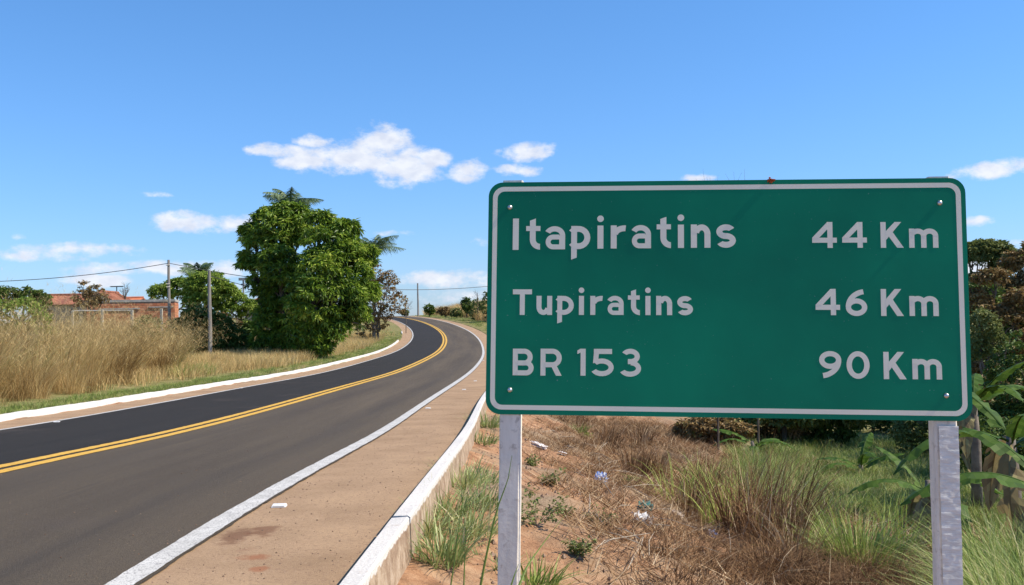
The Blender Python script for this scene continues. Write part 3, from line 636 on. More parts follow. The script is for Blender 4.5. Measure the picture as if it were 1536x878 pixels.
for (ch, x, w, y, h) in TXT:
    s = .0252 if h > .13 else .0212
    mb = MB()
    for k, g in enumerate(glyph(ch, w, h, s)):
        dy = -.0004 - .00014 * k
        if g[0] == 'ring':
            O, I = g[1], g[2]; n_ = len(O)
            Vv = [(x + a, dy, y + b_) for a, b_ in O] + [(x + a, dy, y + b_) for a, b_ in I] + [(x + a, 0, y + b_) for a, b_ in O] + [(x + a, 0, y + b_) for a, b_ in I]
            Q = []
            for i in range(n_ - 1):
                Q += [(i, i+1, n_+i+1, n_+i), (i, 2*n_+i, 2*n_+i+1, i+1), (n_+i, n_+i+1, 3*n_+i+1, 3*n_+i)]
            mb.add(Vv, Q)
        else:
            n_ = len(g); cxx = sum(a for a, _ in g) / n_; cyy = sum(b_ for _, b_ in g) / n_
            Vv = [(x + a, dy, y + b_) for a, b_ in g] + [(x + a, 0, y + b_) for a, b_ in g] + [(x + cxx, dy, y + cyy)]
            mb.add(Vv, [(i, n_+i, n_+(i+1)%n_, (i+1)%n_) for i in range(n_)], [(2*n_, i, (i+1)%n_) for i in range(n_)])
    mb.build('letter' if ch.isalpha() else 'digit', MT['silver'], sign)
for (x, z) in ((-.9, .3894), (.8891, .3951), (-.89, -.3966), (.8921, -.3986)):
    bm = MB(); P_ = [(x, -.0005, z), (x, -.004, z), (x, -.008, z), (x, -.0105, z)]
    bm.tube(P_, [.0115, .0105, .0085, .003], 12); bm.build('bolt', MT['zinc'], sign, True)
# posts
m, nt, b, o = newmat('whitewashed_post')
q1 = noise(nt, 3, 6, .6, stretch=(6, 6, 1)); q2 = noise(nt, 26, 5, .65); q3 = noise(nt, 9, 3, .5)
c = ramp(nt, q1, [(.3, (.60, .54, .45)), (.6, (.80, .73, .62))]); c = mixc(nt, mr_(nt, q2, .56, .68, 0, .6), c, (.36, .30, .24))
c = mixc(nt, mr_(nt, q3, .735, .77, 0, .8), c, (.20, .07, .04)); nt.links.new(c, b.inputs['Base Color']); b.inputs['Roughness'].default_value = .8; bump(nt, b, q2, .5, .006); MT['post'] = m
m, nt, b, o = newmat('silvery_film')
q1 = noise(nt, 9, 5, .6, stretch=(1.2, 1, 5)); q2 = noise(nt, 40, 3, .5)
nt.links.new(ramp(nt, q1, [(.3, (.62, .58, .50)), (.7, (.86, .81, .71))]), b.inputs['Base Color']); b.inputs['Roughness'].default_value = .45; b.inputs['Metallic'].default_value = .0; bump(nt, b, math_(nt, 'ADD', q1, math_(nt, 'MULTIPLY', q2, .2)), .4, .01); MT['film'] = m
def post(x0, x1, zt, zb, y0, y1):
    e = .006; prof = [(x0 + e, y0), (x1 - e, y0), (x1, y0 + e), (x1, y1 - e), (x1 - e, y1), (x0 + e, y1), (x0, y1 - e), (x0, y0 + e)]
    zs = np.linspace(zb, zt, 60); Vv = []
    for z in zs:
        for i, (a, c_) in enumerate(prof): Vv.append((a + .004 * float(fbm(z * 7, i * 5., 3, 4)), c_ + .003 * float(fbm(z * 9, i * 3., 3, 8)), z))
    n_ = 8; i = np.arange(59)[:, None] * n_; j = np.arange(n_)[None]
    Q = np.stack([i + j, i + (j + 1) % n_, i + n_ + (j + 1) % n_, i + n_ + j], -1).reshape(-1, 4)
    mb = MB(); mb.add(Vv, Q); k = len(Vv); mb.add([((x0+x1)/2, (y0+y1)/2, zt)]); mb.T.append(np.array([(k, k - n_ + q, k - n_ + (q+1) % n_) for q in range(n_)])); mb.tt.append(np.full(n_, .5))
    return mb
post(-.933, -.845, .510, -2.35, .006, .095).build('post', MT['post'], sign, label='left white post of the sign, bare and stained')
pr = post(.846, .934, .508, -3.3, .006, .095).build('post', MT['post'], sign, label='right white post of the sign, wrapped in silvery film')
nx, nz = 14, 420; xs_ = np.linspace(.858, .9345, nx); zs_ = np.linspace(-3.2, -.52, nz); XX, ZZ = np.meshgrid(xs_, zs_)
wr = np.abs(fbm(XX * 16, ZZ * 55, 4, 31)) * .007 + np.abs(fbm(XX * 60, ZZ * 24, 3, 37)) * .003
Vv = np.stack([XX + fbm(XX * 5, ZZ * 20, 3, 41) * .006, -.001 - wr, ZZ], -1).reshape(-1, 3)
obj('film_wrap', mesh('film_wrap', Vv, grid(nz, nx), smooth=True), MT['film'], pr)
mb = MB(); rr = random.Random(5)
for k in range(16):
    x = .2035 + rr.gauss(0, .008); z = .499 + rr.gauss(0, .004) ; mb.tube([(x, -.0012, z - .006), (x + .002, -.005, z), (x, .001, z + .004)], [.002, .005, .001], 5)
mb.build('rust_blob', MT['rust'], sign)

# ================================================================== POLES & WIRES
def pole(px, ptop, pbase, Y, r, label, cat='pole', group='utility poles', square=True):
    t_ = wpt(px, ptop, Y); g = onG(t_.x, Y); mb = MB(); H = t_.z - g.z
    P_ = [(0, 0, -.5)] + [(.012 * math.sin(k), .0, H * k / 6) for k in range(1, 7)]
    o = empty('utility_pole', g, 0, label, cat, group); mb.tube(P_, np.linspace(r * 1.15, r * .8, len(P_)), 6 if square else 10); mb.build('shaft', MT['greywood'], o)
    return o, t_
pA, tA = pole(253, 390, 0, 66, .10, 'tall grey pole standing before the brick wall, carrying the wire')
mb = MB()
for k, dz in enumerate((.35, 1.6, 1.8)): mb = MB(); mb.tube([(.1, -.05, tA.z - pA.location.z - dz), (-.14, -.12, tA.z - pA.location.z - dz)], .035, 7); mb.build('insulator', MT['whitewash'], pA)
pB, tB = pole(314, 406, 0, 62, .115, 'grey pole standing on the verge by the dark bush')
pC, tC = pole(626.5, 425, 0, 215, .2, 'distant thin pole beside the road where it crests the rise')
pD, tD = pole(905, 396, 0, 96, .13, 'wire pole hidden behind the sign panel')
pE, tE = pole(-330, 405, 0, 60, .12, 'wire pole left of the view')
# street lamp
t_ = wpt(365, 419, 112); g = onG(t_.x, 112); lp = empty('street_lamp', g, 0, 'small distant lamp post left of the mango tree', 'street lamp')
mb = MB(); mb.tube([(0, 0, -.3), (0, 0, t_.z - g.z)], .1, 7); mb.build('shaft', MT['greywood'], lp)
mb = MB(); z = t_.z - g.z; mb.box((-.5, -.15, z - .15), (.5, .15, z + .15)); mb.tube([(-.25, 0, z - .6), (.15, 0, z - .6)], .12, 6); mb.build('lamp_head', MT['concrete'], lp)
def wire(a, b_, sag, label, r=.022):
    a = Vector(a); b_ = Vector(b_); P_ = [tuple(a.lerp(b_, k / 30) - Vector((0, 0, sag * 4 * (k / 30) * (1 - k / 30)))) for k in range(31)]
    mb = MB(); mb.tube(P_, r, 5); mb.build('overhead_wire', MT['wire'], label=label, cat='wire')
wire(wpt(253, 395, 66), wpt(-330, 409, 60), .9, 'overhead wire running left from the pole before the brick wall')
wire(wpt(253, 395, 66), wpt(905, 398, 96), 2.05, 'long overhead wire from the pole to behind the sign, past the mango')
wire(wpt(314, 414, 62), wpt(560, 455, 95), .5, 'lower wire running from the verge pole into the mango')

# ================================================================== BRICK BUILDING
# an unplastered hollow brick wall block with a concrete cap
P0 = wpt(130, 452, 74.4); P1 = wpt(262, 449, 76)
u = Vector((P1.x - P0.x, P1.y - P0.y, 0)); Lf = u.length; ang = math.atan2(u.y, u.x)
zt = P1.z; zg = float(GH(P1.x, 76)) - .3; Hh = zt - zg
bd = empty('brick_building', (P0.x, P0.y, zg), ang, 'unplastered red brick building with a grey concrete cap behind the tall grass', 'building')
DP = 4.2
mb = MB(); mb.box((.02, .02, 0), (Lf - .02, DP - .02, Hh - .18)); mb.build('mortar_core', MT['mortar'], bd)
mb = MB(); bw, bh, j = .29, .19, .018; rr = random.Random(2); rows = int((Hh - .18) / bh)
for r in range(rows):
    z = r * bh + j; off = (r % 2) * bw / 2
    x = -off
    while x < Lf:
        a, c_ = max(x, 0), min(x + bw - j, Lf)
        if c_ - a > .05: mb.box((a, -.012 - rr.random() * .008, z), (c_, .05, z + bh - j), rr.random())
        x += bw
    yv = -off
    while yv < DP:
        a, c_ = max(yv, .0), min(yv + bw - j, DP)
        if c_ - a > .05: mb.box((Lf - .05, a + .055, z), (Lf + .012 + rr.random() * .008, c_ + .05, z + bh - j), rr.random())
        yv += bw
mb.build('bricks', MT['brick'], bd, kind='stuff')
mb = MB(); mb.box((-.05, -.05, Hh - .178), (Lf + .05, DP + .05, Hh)); mb.build('concrete_cap', MT['concrete'], bd)
mb = MB(); mb.box((Lf * .13, -.10, Hh - .72), (Lf * .60, -.022, Hh - .62)); mb.build('lintel', MT['concrete'], bd)
mb = MB(); mb.box((Lf * .70, -.09, Hh - .62), (Lf * .98, -.022, Hh - .53)); mb.build('lintel', MT['concrete'], bd)
mb = MB(); mb.box((Lf * .455, -.035, Hh - 1.05), (Lf * .50, -.024, Hh - .74)); mb.build('window_opening', MT['darkwood'], bd)
for px, py in ((108.5, 467), (153, 465), (198, 465.5), (242, 463.5)):
    t_ = wpt(px, py, 69); g = onG(t_.x, 69); mb = MB(); Hp = t_.z - g.z
    mb.box((-.075, -.075, -.3), (.075, .075, Hp)); mb.box((-.06, -.06, Hp), (.06, .06, Hp + .03))
    o = mb.build('fence_post', MT['whitewash']); o.location = g
    tag(o, {108.5: 'leftmost white concrete post in front of the brick building', 153: 'second white post from the left before the brick building', 198: 'brightest white post before the brick building, by the dark opening', 242: 'short white post before the brick building, next to the tall pole'}[px], 'post', 'white posts in front of the brick building')
a = wpt(108, 466.5, 69.1); b_ = wpt(198, 466, 69.1); mb = MB(); mb.tube([tuple(a), tuple(b_)], .05, 4); mb.build('fence_rail', MT['concrete'], label='grey concrete rail joining the three leftmost white posts', cat='rail')

# houses behind
def house(cx, Y, w, dp, eave_px, ridge_px, mat, label, axis='x', over=.5):
    e = wpt(cx, eave_px, Y); r_ = wpt(cx, ridge_px, Y); g = float(GH(e.x, Y)) - .3
    o = empty('house', (e.x, Y, g), R_(6), label, 'house', 'tiled roof houses behind the grass')
    he, hr = e.z - g, r_.z - g
    mb = MB(); mb.box((-w/2, 0, 0), (w/2, dp, he)); 
    if axis == 'y': mb.add([(-w/2, 0, he), (w/2, 0, he), (0, 0, hr - .1), (-w/2, dp, he), (w/2, dp, he), (0, dp, hr - .1)], T=[(0, 1, 2), (4, 3, 5)])
    else: mb.add([(-w/2, 0, he), (-w/2, dp, he), (-w/2, dp/2, hr - .1), (w/2, 0, he), (w/2, dp, he), (w/2, dp/2, hr - .1)], T=[(1, 0, 2), (3, 4, 5)])
    mb.build('wall', MT['plaster'], o)
    mb = MB()                                   # pantile roof: corrugated courses
    for sg in (-1, 1):
        n_ = 46; rowsn = 7
        span = (dp if axis == 'y' else w) + 2 * over; half = (w if axis == 'y' else dp) / 2 + over
        U_, S_ = np.meshgrid(np.linspace(0, 1, n_ * 2), np.linspace(0, 1, rowsn * 2))
        al = (U_ - .5) * span; ac = S_ * half * sg
        zz = hr - (hr - he) * S_ * (half / (half - over)) + .05 * np.cos(U_ * n_ * 2 * np.pi) + .04 * ((S_ * rowsn) % 1)
        Vv = np.stack([al, ac + dp/2, zz], -1) if axis == 'x' else np.stack([ac, al + dp/2, zz], -1)
        mb.add(Vv.reshape(-1, 3), grid(rowsn * 2, n_ * 2))
    mb.build('roof', mat, o)
    mb = MB()
    if axis == 'x': mb.tube([(-w/2 - over, dp/2, hr + .05), (w/2 + over, dp/2, hr + .05)], .12, 8)
    else:
        mb.tube([(0, -over, hr + .05), (0, dp + over, hr + .05)], .12, 8)
        mb.tube([(-w/2 - over, -over - .02, he - .2), (0, -over - .02, hr - .05), (w/2 + over, -over - .02, he - .2)], .09, 4)
    mb.build('ridge', mat, o)
    for x in (-w * .25, w * .25):
        f = MB(); f.box((x - .5, -.04, he - 1.7), (x + .5, .02, he - .6)); fo = f.build('window', MT['darkwood'], o)
    return o
house(92, 92, 5.2, 6, 455, 442, MT['rooftile'], 'low house with a brown tiled roof, leftmost of the houses', 'x')
house(150, 84, 3.4, 5, 456, 438, MT['rooftile'], 'house with a dark gable and pale wall behind the small brownish tree', 'y', .35)
house(186, 100, 2.2, 4, 454.5, 447, MT['rooforange'], 'small house with a bright orange tiled roof behind the brick wall', 'x', .3)
house(398, 120, 4.5, 5, 458, 442, MT['rooforange'], 'house with an orange roof tip showing left of the mango', 'y')
# antenna
t_ = wpt(175, 430, 90); g = onG(t_.x, 90); o = empty('antenna', g, 0, 'thin television aerial with a flat cross arm above the roofs', 'antenna')
mb = MB(); z = t_.z - g.z; mb.tube([(0, 0, 0), (0, 0, z)], .045, 5); mb.build('mast', MT['wire'], o)
mb = MB(); mb.tube([(-.55, 0, z), (.6, 0, z)], .05, 5)
for k in range(5): mb.tube([(-.5 + .25 * k, -.3, z), (-.5 + .25 * k, .3, z)], .018, 4)
mb.build('cross_arm', MT['wire'], o)
def bare_tree(px, ptop, Y, n, spread, label, seed, r=.04, zdrop=None):
    t_ = wpt(px, ptop, Y); g = onG(t_.x, Y); o = empty('bare_tree', g, 0, label, 'tree'); H = t_.z - g.z; mb = MB(); rr = random.Random(seed)
    mb.tube([(0, 0, -.2), (.05, 0, H * .5), (0, .05, H * .75)], [r * 1.8, r * 1.3, r], 6); mb.build('trunk', MT['bark'], o)
    mb = MB()
    def br(p, d, L, r_, k):
        q = p + d * L; mb.tube([tuple(p), tuple(p.lerp(q, .5) + Vector((rr.gauss(0, .03), rr.gauss(0, .03), 0)) * L), tuple(q)], [r_, r_ * .8, r_ * .5], 4)
        if k:
            for _ in range(3): br(p.lerp(q, rr.uniform(.5, 1)), (d + Vector((rr.gauss(0, .4), rr.gauss(0, .4), rr.gauss(.1, .25)))).normalized(), L * .62, r_ * .55, k - 1)
    for k in range(n):
        a = rr.uniform(0, 6.28); br(Vector((0, 0, H * rr.uniform(.45, .75))), Vector((math.cos(a) * spread, math.sin(a) * spread, 1)).normalized(), H * .17, r * .6, 2)
    mb.build('twigs', MT['bark'], o, kind='stuff'); return o
bare_tree(188, 426, 88, 6, .3, 'leafless sapling beside the aerial above the roofs', 4, .06)
bare_tree(1068, 262, 26, 7, .5, 'leafless tree top poking just above the middle of the sign', 8, .017)
bare_tree(1128, 266, 27, 6, .5, 'leafless tree top just right of the middle above the sign', 9, .017)
bare_tree(608, 440, 118, 7, .8, 'leafless pale shrub at the right edge of the brown vine tree', 12, .03)
bare_tree(716, 432, 150, 7, .6, 'leafless pale shrub beside the left edge of the sign', 13, .03)

# ================================================================== TREES
YM = 66
def mango(label, base, L, n, sd_):
    tree('mango_tree', label, base, [PL(462 + (q[0] - 462) * .93, q[1] + 3, q[2], q[3] * .92, q[4]) for q in L], MT['mango'], n, 11, .40, .115, .42, shell=.42, tone=(.1, .9), seed=sd_, drp=.55, up=.15, clump=.62)
mango('dense green mango tree with a palm crown on top, left of the pair', onG(wpt(424, 530, YM).x, YM),
      [(412, 345, YM, 42, 42), (388, 368, YM, 30, 34), (438, 330, YM, 30, 30), (392, 408, YM, 34, 38), (418, 395, YM - 1.6, 32, 36), (420, 455, YM, 36, 45), (404, 318, YM, 20, 14), (444, 318, YM + .3, 20, 13), (424, 312, YM, 18, 10), (370, 345, YM, 14, 16), (366, 392, YM, 14, 22), (425, 500, YM, 34, 34), (402, 482, YM, 30, 34), (396, 510, YM - .5, 24, 22), (440, 514, YM, 26, 20)], 5000, 3)
Y2 = 63
mango('dense mango tree with leaves hanging to the ground, right of the pair', onG(wpt(472, 538, Y2).x, Y2),
      [(490, 362, Y2, 36, 36), (518, 350, Y2 + .6, 26, 28), (520, 395, Y2, 40, 42), (478, 405, Y2 - 1, 36, 38), (472, 445, Y2 - 1.4, 44, 44), (510, 445, Y2 - .6, 42, 40), (540, 415, Y2 + .6, 22, 36), (458, 492, Y2 - .6, 36, 36), (500, 490, Y2 - .6, 26, 28), (476, 515, Y2 - 1, 20, 24), (538, 470, Y2 + .6, 20, 24), (482, 325, Y2 + .6, 16, 14), (522, 338, Y2 + .6, 14, 12), (554, 380, Y2 + 1, 16, 24), (555, 435, Y2 + 1, 13, 20)], 5200, 4)
def brown_tree(): 
    Y = 100; g = onG(wpt(566, 470, Y).x, Y)
    tree('vine_covered_tree', 'sparse brown leaved tree leaning against the right of the mango', g, [PL(572, 440, Y, 26, 24), PL(592, 455, Y, 20, 18), PL(556, 462, Y, 22, 22), PL(583, 418, Y, 14, 14), PL(560, 410, Y, 14, 20), PL(548, 490, Y, 16, 16), PL(565, 480, Y, 24, 14)], MT['brownleaf'], 1300, 7, .30, .15, .14, tone=(.3, 1), shell=.9, seed=6, twigs=40)
brown_tree()
Y = 74
tree('light_green_tree', 'yellow-green leafy tree right behind the verge pole', onG(wpt(318, 470, Y).x, Y), [PL(315, 436, Y, 32, 30), PL(300, 425, Y, 22, 20), PL(335, 440, Y, 22, 24), PL(305, 455, Y, 30, 22)], MT['lime'], 1700, 9, .26, .13, .2, seed=8, clump=.55, tone=(.4, 1))
tree('light_green_tree', 'rounded green tree left of the pole and above the brick wall', onG(wpt(255, 470, Y + 12).x, Y + 12), [PL(244, 441, Y + 12, 24, 15), PL(270, 434, Y + 12, 26, 18), PL(290, 440, Y + 12, 22, 22)], MT['lime'], 1300, 9, .28, .13, .2, seed=9, tone=(.1, .8), clump=.55)
tree('light_green_tree', 'low yellow-green tree between the verge pole and the mango', onG(wpt(362, 480, Y).x, Y), [PL(362, 458, Y, 22, 16), PL(348, 468, Y, 20, 16), PL(375, 468, Y, 16, 16), PL(350, 443, Y + 3, 16, 10)], MT['lime'], 900, 9, .24, .12, .15, seed=10, tone=(.3, 1), clump=.45)
Y = 67
tree('dark_bush', 'dark green bush around the foot of the verge pole', onG(wpt(300, 520, Y).x, Y), [PL(300, 488, Y, 30, 26), PL(325, 500, Y, 32, 28), PL(285, 510, Y - 1, 26, 22), PL(350, 512, Y, 28, 22), PL(375, 505, Y + 2, 18, 24), PL(290, 475, Y + 1, 18, 20), PL(268, 502, Y - 1, 20, 24), PL(310, 515, Y - 1, 34, 18)], MT['dark'], 2300, 9, .30, .14, .15, cat='bush', seed=11)
tree('brown_bush', 'brown half dead bush between the dark bush and the mango', onG(wpt(355, 500, Y + 4).x, Y + 4), [PL(352, 495, Y + 4, 24, 18), PL(330, 480, Y + 4, 14, 12), PL(385, 500, Y + 4, 14, 20)], MT['brownleaf'], 380, 8, .24, .12, .1, cat='bush', shell=.8, seed=12, twigs=20)
tree('small_tree', 'small brown and green tree in front of the gabled house', onG(wpt(138, 470, 72).x, 72), [PL(130, 448, 72, 20, 14), PL(145, 438, 72, 14, 11), PL(125, 430, 72, 9, 9), PL(155, 446, 72, 10, 8)], MT['brownleaf'], 330, 7, .24, .12, .12, shell=.9, seed=13, twigs=40, tone=(.2, 1))
tree('leafy_bush', 'green leafy bush at the left edge below the roofs', onG(wpt(30, 460, 60).x, 60), [PL(10, 446, 60, 30, 14), PL(40, 444, 60, 24, 12), PL(60, 450, 60, 16, 13), PL(-30, 450, 60, 30, 18)], MT['dark'], 700, 9, .26, .13, .15, cat='bush', seed=14, tone=(.4, 1))
tree('leafy_bush', 'pale green feathery shrub rising out of the tall grass at left', onG(wpt(38, 500, 36).x, 36), [PL(35, 472, 36, 32, 26), PL(60, 490, 36, 24, 24), PL(5, 470, 36, 20, 22)], MT['lime'], 650, 8, .15, .06, .07, cat='bush', seed=15, shell=.9, tone=(.1, .7))
tree('leafy_bush', 'small green shrub among the grass before the bright white post', onG(wpt(225, 500, 44).x, 44), [PL(222, 492, 44, 22, 20), PL(205, 510, 44, 14, 16)], MT['olive'], 360, 8, .16, .07, .06, cat='bush', seed=16, shell=.9)
# bushes right of the bend
def rb(px, py, Y, rx, rz, mat, label, sd_, n=220, L=.3):
    tree('roadside_bush', label, onG(wpt(px, py, Y).x, Y), [PL(px, py, Y, rx, rz), PL(px + rx * .5, py + rz * .5, Y, rx * .7, rz * .7)], MT[mat], n, 8, L * 1.6, L * .8, .12, cat='bush', seed=sd_, shell=.8)
rb(644, 463, 200, 7, 6, 'dark', 'small dark bush just right of the distant pole', 20, 160, .35)
rb(700, 457, 168, 7, 10, 'dark', 'dark green upright bush on the far right verge', 21, 200, .32)
rb(606, 468, 228, 6, 4, 'olive', 'tiny bush where the road crests', 22, 100, .35)
rb(668, 466, 185, 14, 5, 'brownleaf', 'brown dry brush on the far verge between two bushes', 23, 160, .32)
rb(716, 464, 156, 14, 14, 'olive', 'olive bush on the far verge beside the sign edge', 24, 260, .28)
rb(735, 458, 148, 12, 20, 'olive', 'olive bush partly behind the left edge of the sign', 25, 260, .28)
rb(684, 468, 176, 10, 6, 'olive', 'low olive bush on the far right verge', 26, 160, .28)
# palms
def palm(px, py, Y, size, label, sd_, nf=13):
    c = wpt(px, py, Y); g = onG(c.x, Y); o = empty('palm_tree', g, 0, label, 'palm tree'); H = c.z - g.z; rr = random.Random(sd_)
    mb = MB(); mb.tube([(0, 0, -.2), (.05, 0, H * .5), (0, 0, H)], [.2, .15, .13], 9); mb.build('trunk', MT['palmbark'], o)
    for k in range(nf):
        a = 6.283 * k / nf + rr.uniform(-.2, .2); up = rr.uniform(.55, 1.5); L = size * rr.uniform(.8, 1.1); n_ = 12; P_ = []
        for s in range(n_ + 1):
            t = s / n_; P_.append(Vector((math.cos(a) * L * (t * math.cos(up) + .28 * t * t), math.sin(a) * L * (t * math.cos(up) + .28 * t * t), H + L * (t * math.sin(up) - .50 * t * t))))
        mb = MB(); mb.tube([tuple(p) for p in P_], np.linspace(.03, .008, n_ + 1), 4, cap=False)
        for s in range(2, 40):
            t = s / 40; i = min(int(t * n_), n_ - 1); p = P_[i].lerp(P_[i + 1], t * n_ - i); d = (P_[i + 1] - P_[i]).normalized()
            for sg in (-1, 1):
                sd2 = Vector((-math.sin(a), math.cos(a), 0)) * sg; dirv = (d * .6 + sd2 * .8 + Vector((0, 0, -.65 + rr.gauss(0, .2)))).normalized(); l = L * .32 * (math.sin(math.pi * min(1, t * .9 + .12)) + .15)
                w = d * .035; q = p + dirv * l; mb.add([tuple(p - w), tuple(p + w), tuple(q - Vector((0, 0, l * .2)))], T=[(0, 1, 2)], tone=rr.random())
        mb.build('frond', MT['palm'], o)
    return o
palm(436, 308, YM + 3, 2.5, 'palm crown sticking out above the top of the mango tree', 31, 9)
palm(559, 378, 100, 3.7, 'palm whose fronds arch out right of the mango tree', 33, 13)
palm(298, 412, 84, 2.1, 'palm tree rising behind the yellow-green tree', 35, 14)
# trees on the right behind the sign
Y = 34
tree('tall_tree', 'pale green crowned tall tree at the right edge behind the sign', onG(wpt(1480, 600, Y).x, Y), [PL(1488, 374, Y, 32, 15), PL(1468, 388, Y, 24, 16), PL(1508, 385, Y, 22, 14), PL(1455, 378, Y, 14, 12), PL(1500, 405, Y, 16, 12), PL(1462, 425, Y, 18, 12), PL(1490, 430, Y, 16, 14)], MT['olive'], 1900, 9, .15, .07, .13, seed=41, tone=(.4, 1), clump=.35)
tree('tall_tree', 'brown leaved tall tree at the far right edge', onG(wpt(1540, 620, Y - 2).x, Y - 2), [PL(1530, 392, Y - 2, 22, 20), PL(1545, 430, Y - 2, 36, 30), PL(1505, 440, Y - 2, 24, 22), PL(1560, 380, Y - 2, 25, 25)], MT['brownleaf'], 1900, 9, .14, .07, .13, seed=42, tone=(.2, 1), clump=.35)
tree('dense_thicket_tree', 'dark shaded tree between the sign edge and the banana plants', onG(wpt(1480, 620, Y - 4).x, Y - 4), [PL(1470, 440, Y - 3, 20, 22), PL(1480, 470, Y - 4, 30, 28), PL(1520, 490, Y - 4, 34, 34), PL(1470, 530, Y - 4, 28, 34), PL(1520, 550, Y - 4, 34, 30), PL(1560, 500, Y - 4, 30, 50)], MT['dark'], 2300, 9, .17, .08, .15, seed=43, tone=(.2, 1), clump=.4)
tree('tall_tree', 'olive and brown leafy tree filling the thicket beside the upper right of the sign', onG(wpt(1500, 620, Y - 6).x, Y - 6), [PL(1490, 420, Y - 6, 24, 20), PL(1530, 455, Y - 6, 26, 26), PL(1468, 455, Y - 6, 16, 24), PL(1505, 480, Y - 6, 26, 24), PL(1545, 520, Y - 6, 26, 30), PL(1480, 560, Y - 6, 26, 26)], MT['brownleaf'], 1700, 9, .12, .06, .11, seed=48, clump=.3, tone=(.1, 1))
tree('roadside_bush', 'yellow-green sprig bush among the dark trees at right', onG(wpt(1475, 620, Y - 7).x, Y - 7), [PL(1476, 486, Y - 7, 20, 22), PL(1492, 510, Y - 7, 16, 18), PL(1470, 520, Y - 7, 14, 18)], MT['olive'], 480, 9, .12, .06, .07, cat='bush', seed=44, tone=(.5, 1), shell=.8)
tree('dense_thicket_tree', 'tree hidden behind the right half of the sign', onG(wpt(1380, 620, Y).x, Y), [PL(1390, 470, Y, 60, 60), PL(1340, 520, Y, 60, 60), PL(1420, 540, Y, 60, 50)], MT['dark'], 1500, 9, .19, .09, .15, seed=45)
tree('roadside_bush', 'olive bush under the lower edge of the sign at centre right', onG(wpt(1190, 650, 30).x, 31), [PL(1100, 612, 31, 50, 34), PL(1200, 606, 31, 60, 36), PL(1290, 600, 31, 50, 40)], MT['olive'], 1100, 9, .19, .09, .08, cat='bush', seed=46)
tree('roadside_bush', 'dark leafy bush right of the right post below the trees', onG(wpt(1490, 690, 22).x, 22), [PL(1470, 670, 22, 40, 30), PL(1530, 690, 22, 50, 40), PL(1510, 640, 24, 60, 40)], MT['dark'], 900, 9, .13, .06, .07, cat='bush', seed=47)

for k, (px, py, Y, rx, rz, mt, lb) in enumerate(((1070, 640, 30, 50, 16, 'brownleaf', 'brown undergrowth beyond the hollow, leftmost under the sign'), (1150, 636, 32, 50, 24, 'brownleaf', 'brown undergrowth behind the far banana plant left of centre'), (1225, 634, 32, 50, 24, 'dark', 'dark undergrowth beyond the weeds, between the two far banana plants'), (1310, 630, 36, 50, 26, 'dark', 'dark undergrowth left of the right post beyond the weeds'), (1400, 640, 28, 50, 34, 'olive', 'olive undergrowth behind the right post'), (1500, 600, 26, 70, 40, 'brownleaf', 'brown shaded undergrowth beneath the trees at right'), (1490, 660, 20, 60, 34, 'dark', 'dark undergrowth behind the large banana plant'), (1540, 560, 24, 50, 60, 'dark', 'tall dark undergrowth at the right edge'))):
    tree('undergrowth_bush', lb, onG(wpt(px, py, Y).x, Y), [PL(px, py, Y, rx, rz), PL(px - rx * .6, py + rz * .4, Y, rx * .6, rz * .8), PL(px + rx * .6, py + rz * .3, Y - .5, rx * .6, rz * .8)], MT[mt], 700, 9, .0055 * Y, .0026 * Y, .07, cat='bush', seed=80 + k, shell=.7)
# banana plants
def banana_leaf(L, Wd, bend, dry, rr):
    n_, mcols = 16, 5; Vv = []; T = []
    for i in range(n_ + 1):
        t = i / n_; x = L * t * (1 - .12 * bend * t); z = L * (.55 * t - bend * .75 * t * t); w = Wd * .5 * (math.sin(math.pi * min(1, .06 + t * .94)) ** .55) * (1 if i < n_ else .05)
        if t < .12: w *= t / .12 * .6 + .05
        for sgn, cols in ((-1, (1, .5)), (0, (0,)), (1, (.5, 1))):
            for cc in cols:
                jg = 1 + (rr.uniform(-.22, .12) if abs(cc) == 1 else 0)
                Vv.append((x, sgn * w * cc * jg, z - abs(sgn) * (cc * w) ** 1 * (.35 + .5 * dry) + (.012 * math.sin(i * 2.3) if cc else 0)))
    Q = []; tn = []
    for i in range(n_):
        for c_ in range(4):
            if c_ in (0, 3) and rr.random() < (.35 if dry else .12) and i > 2: continue
            k = i * 5 + c_; Q.append((k, k + 1, k + 6, k + 5)); tn.append(min(1, max(0, .5 + rr.gauss(0, .16))))
    mb = MB(); mb.add(Vv, Q, tone=np.array(tn)); rib = [Vv[i * 5 + 2] for i in range(n_ + 1)]; mb.tube([(a, b_, c_ - .006) for a, b_, c_ in rib], np.linspace(.016, .004, n_ + 1), 5, cap=False)
    return mb.me('banana_leaf')
rr = random.Random(77)
BL = [banana_leaf(1.7, .42, .9, 0, rr), banana_leaf(1.5, .40, .55, 0, rr), banana_leaf(1.6, .34, 1.35, 1, rr)]
for q in BL: q.materials.append(MT['banana_dry'] if q is BL[2] else MT['banana'])
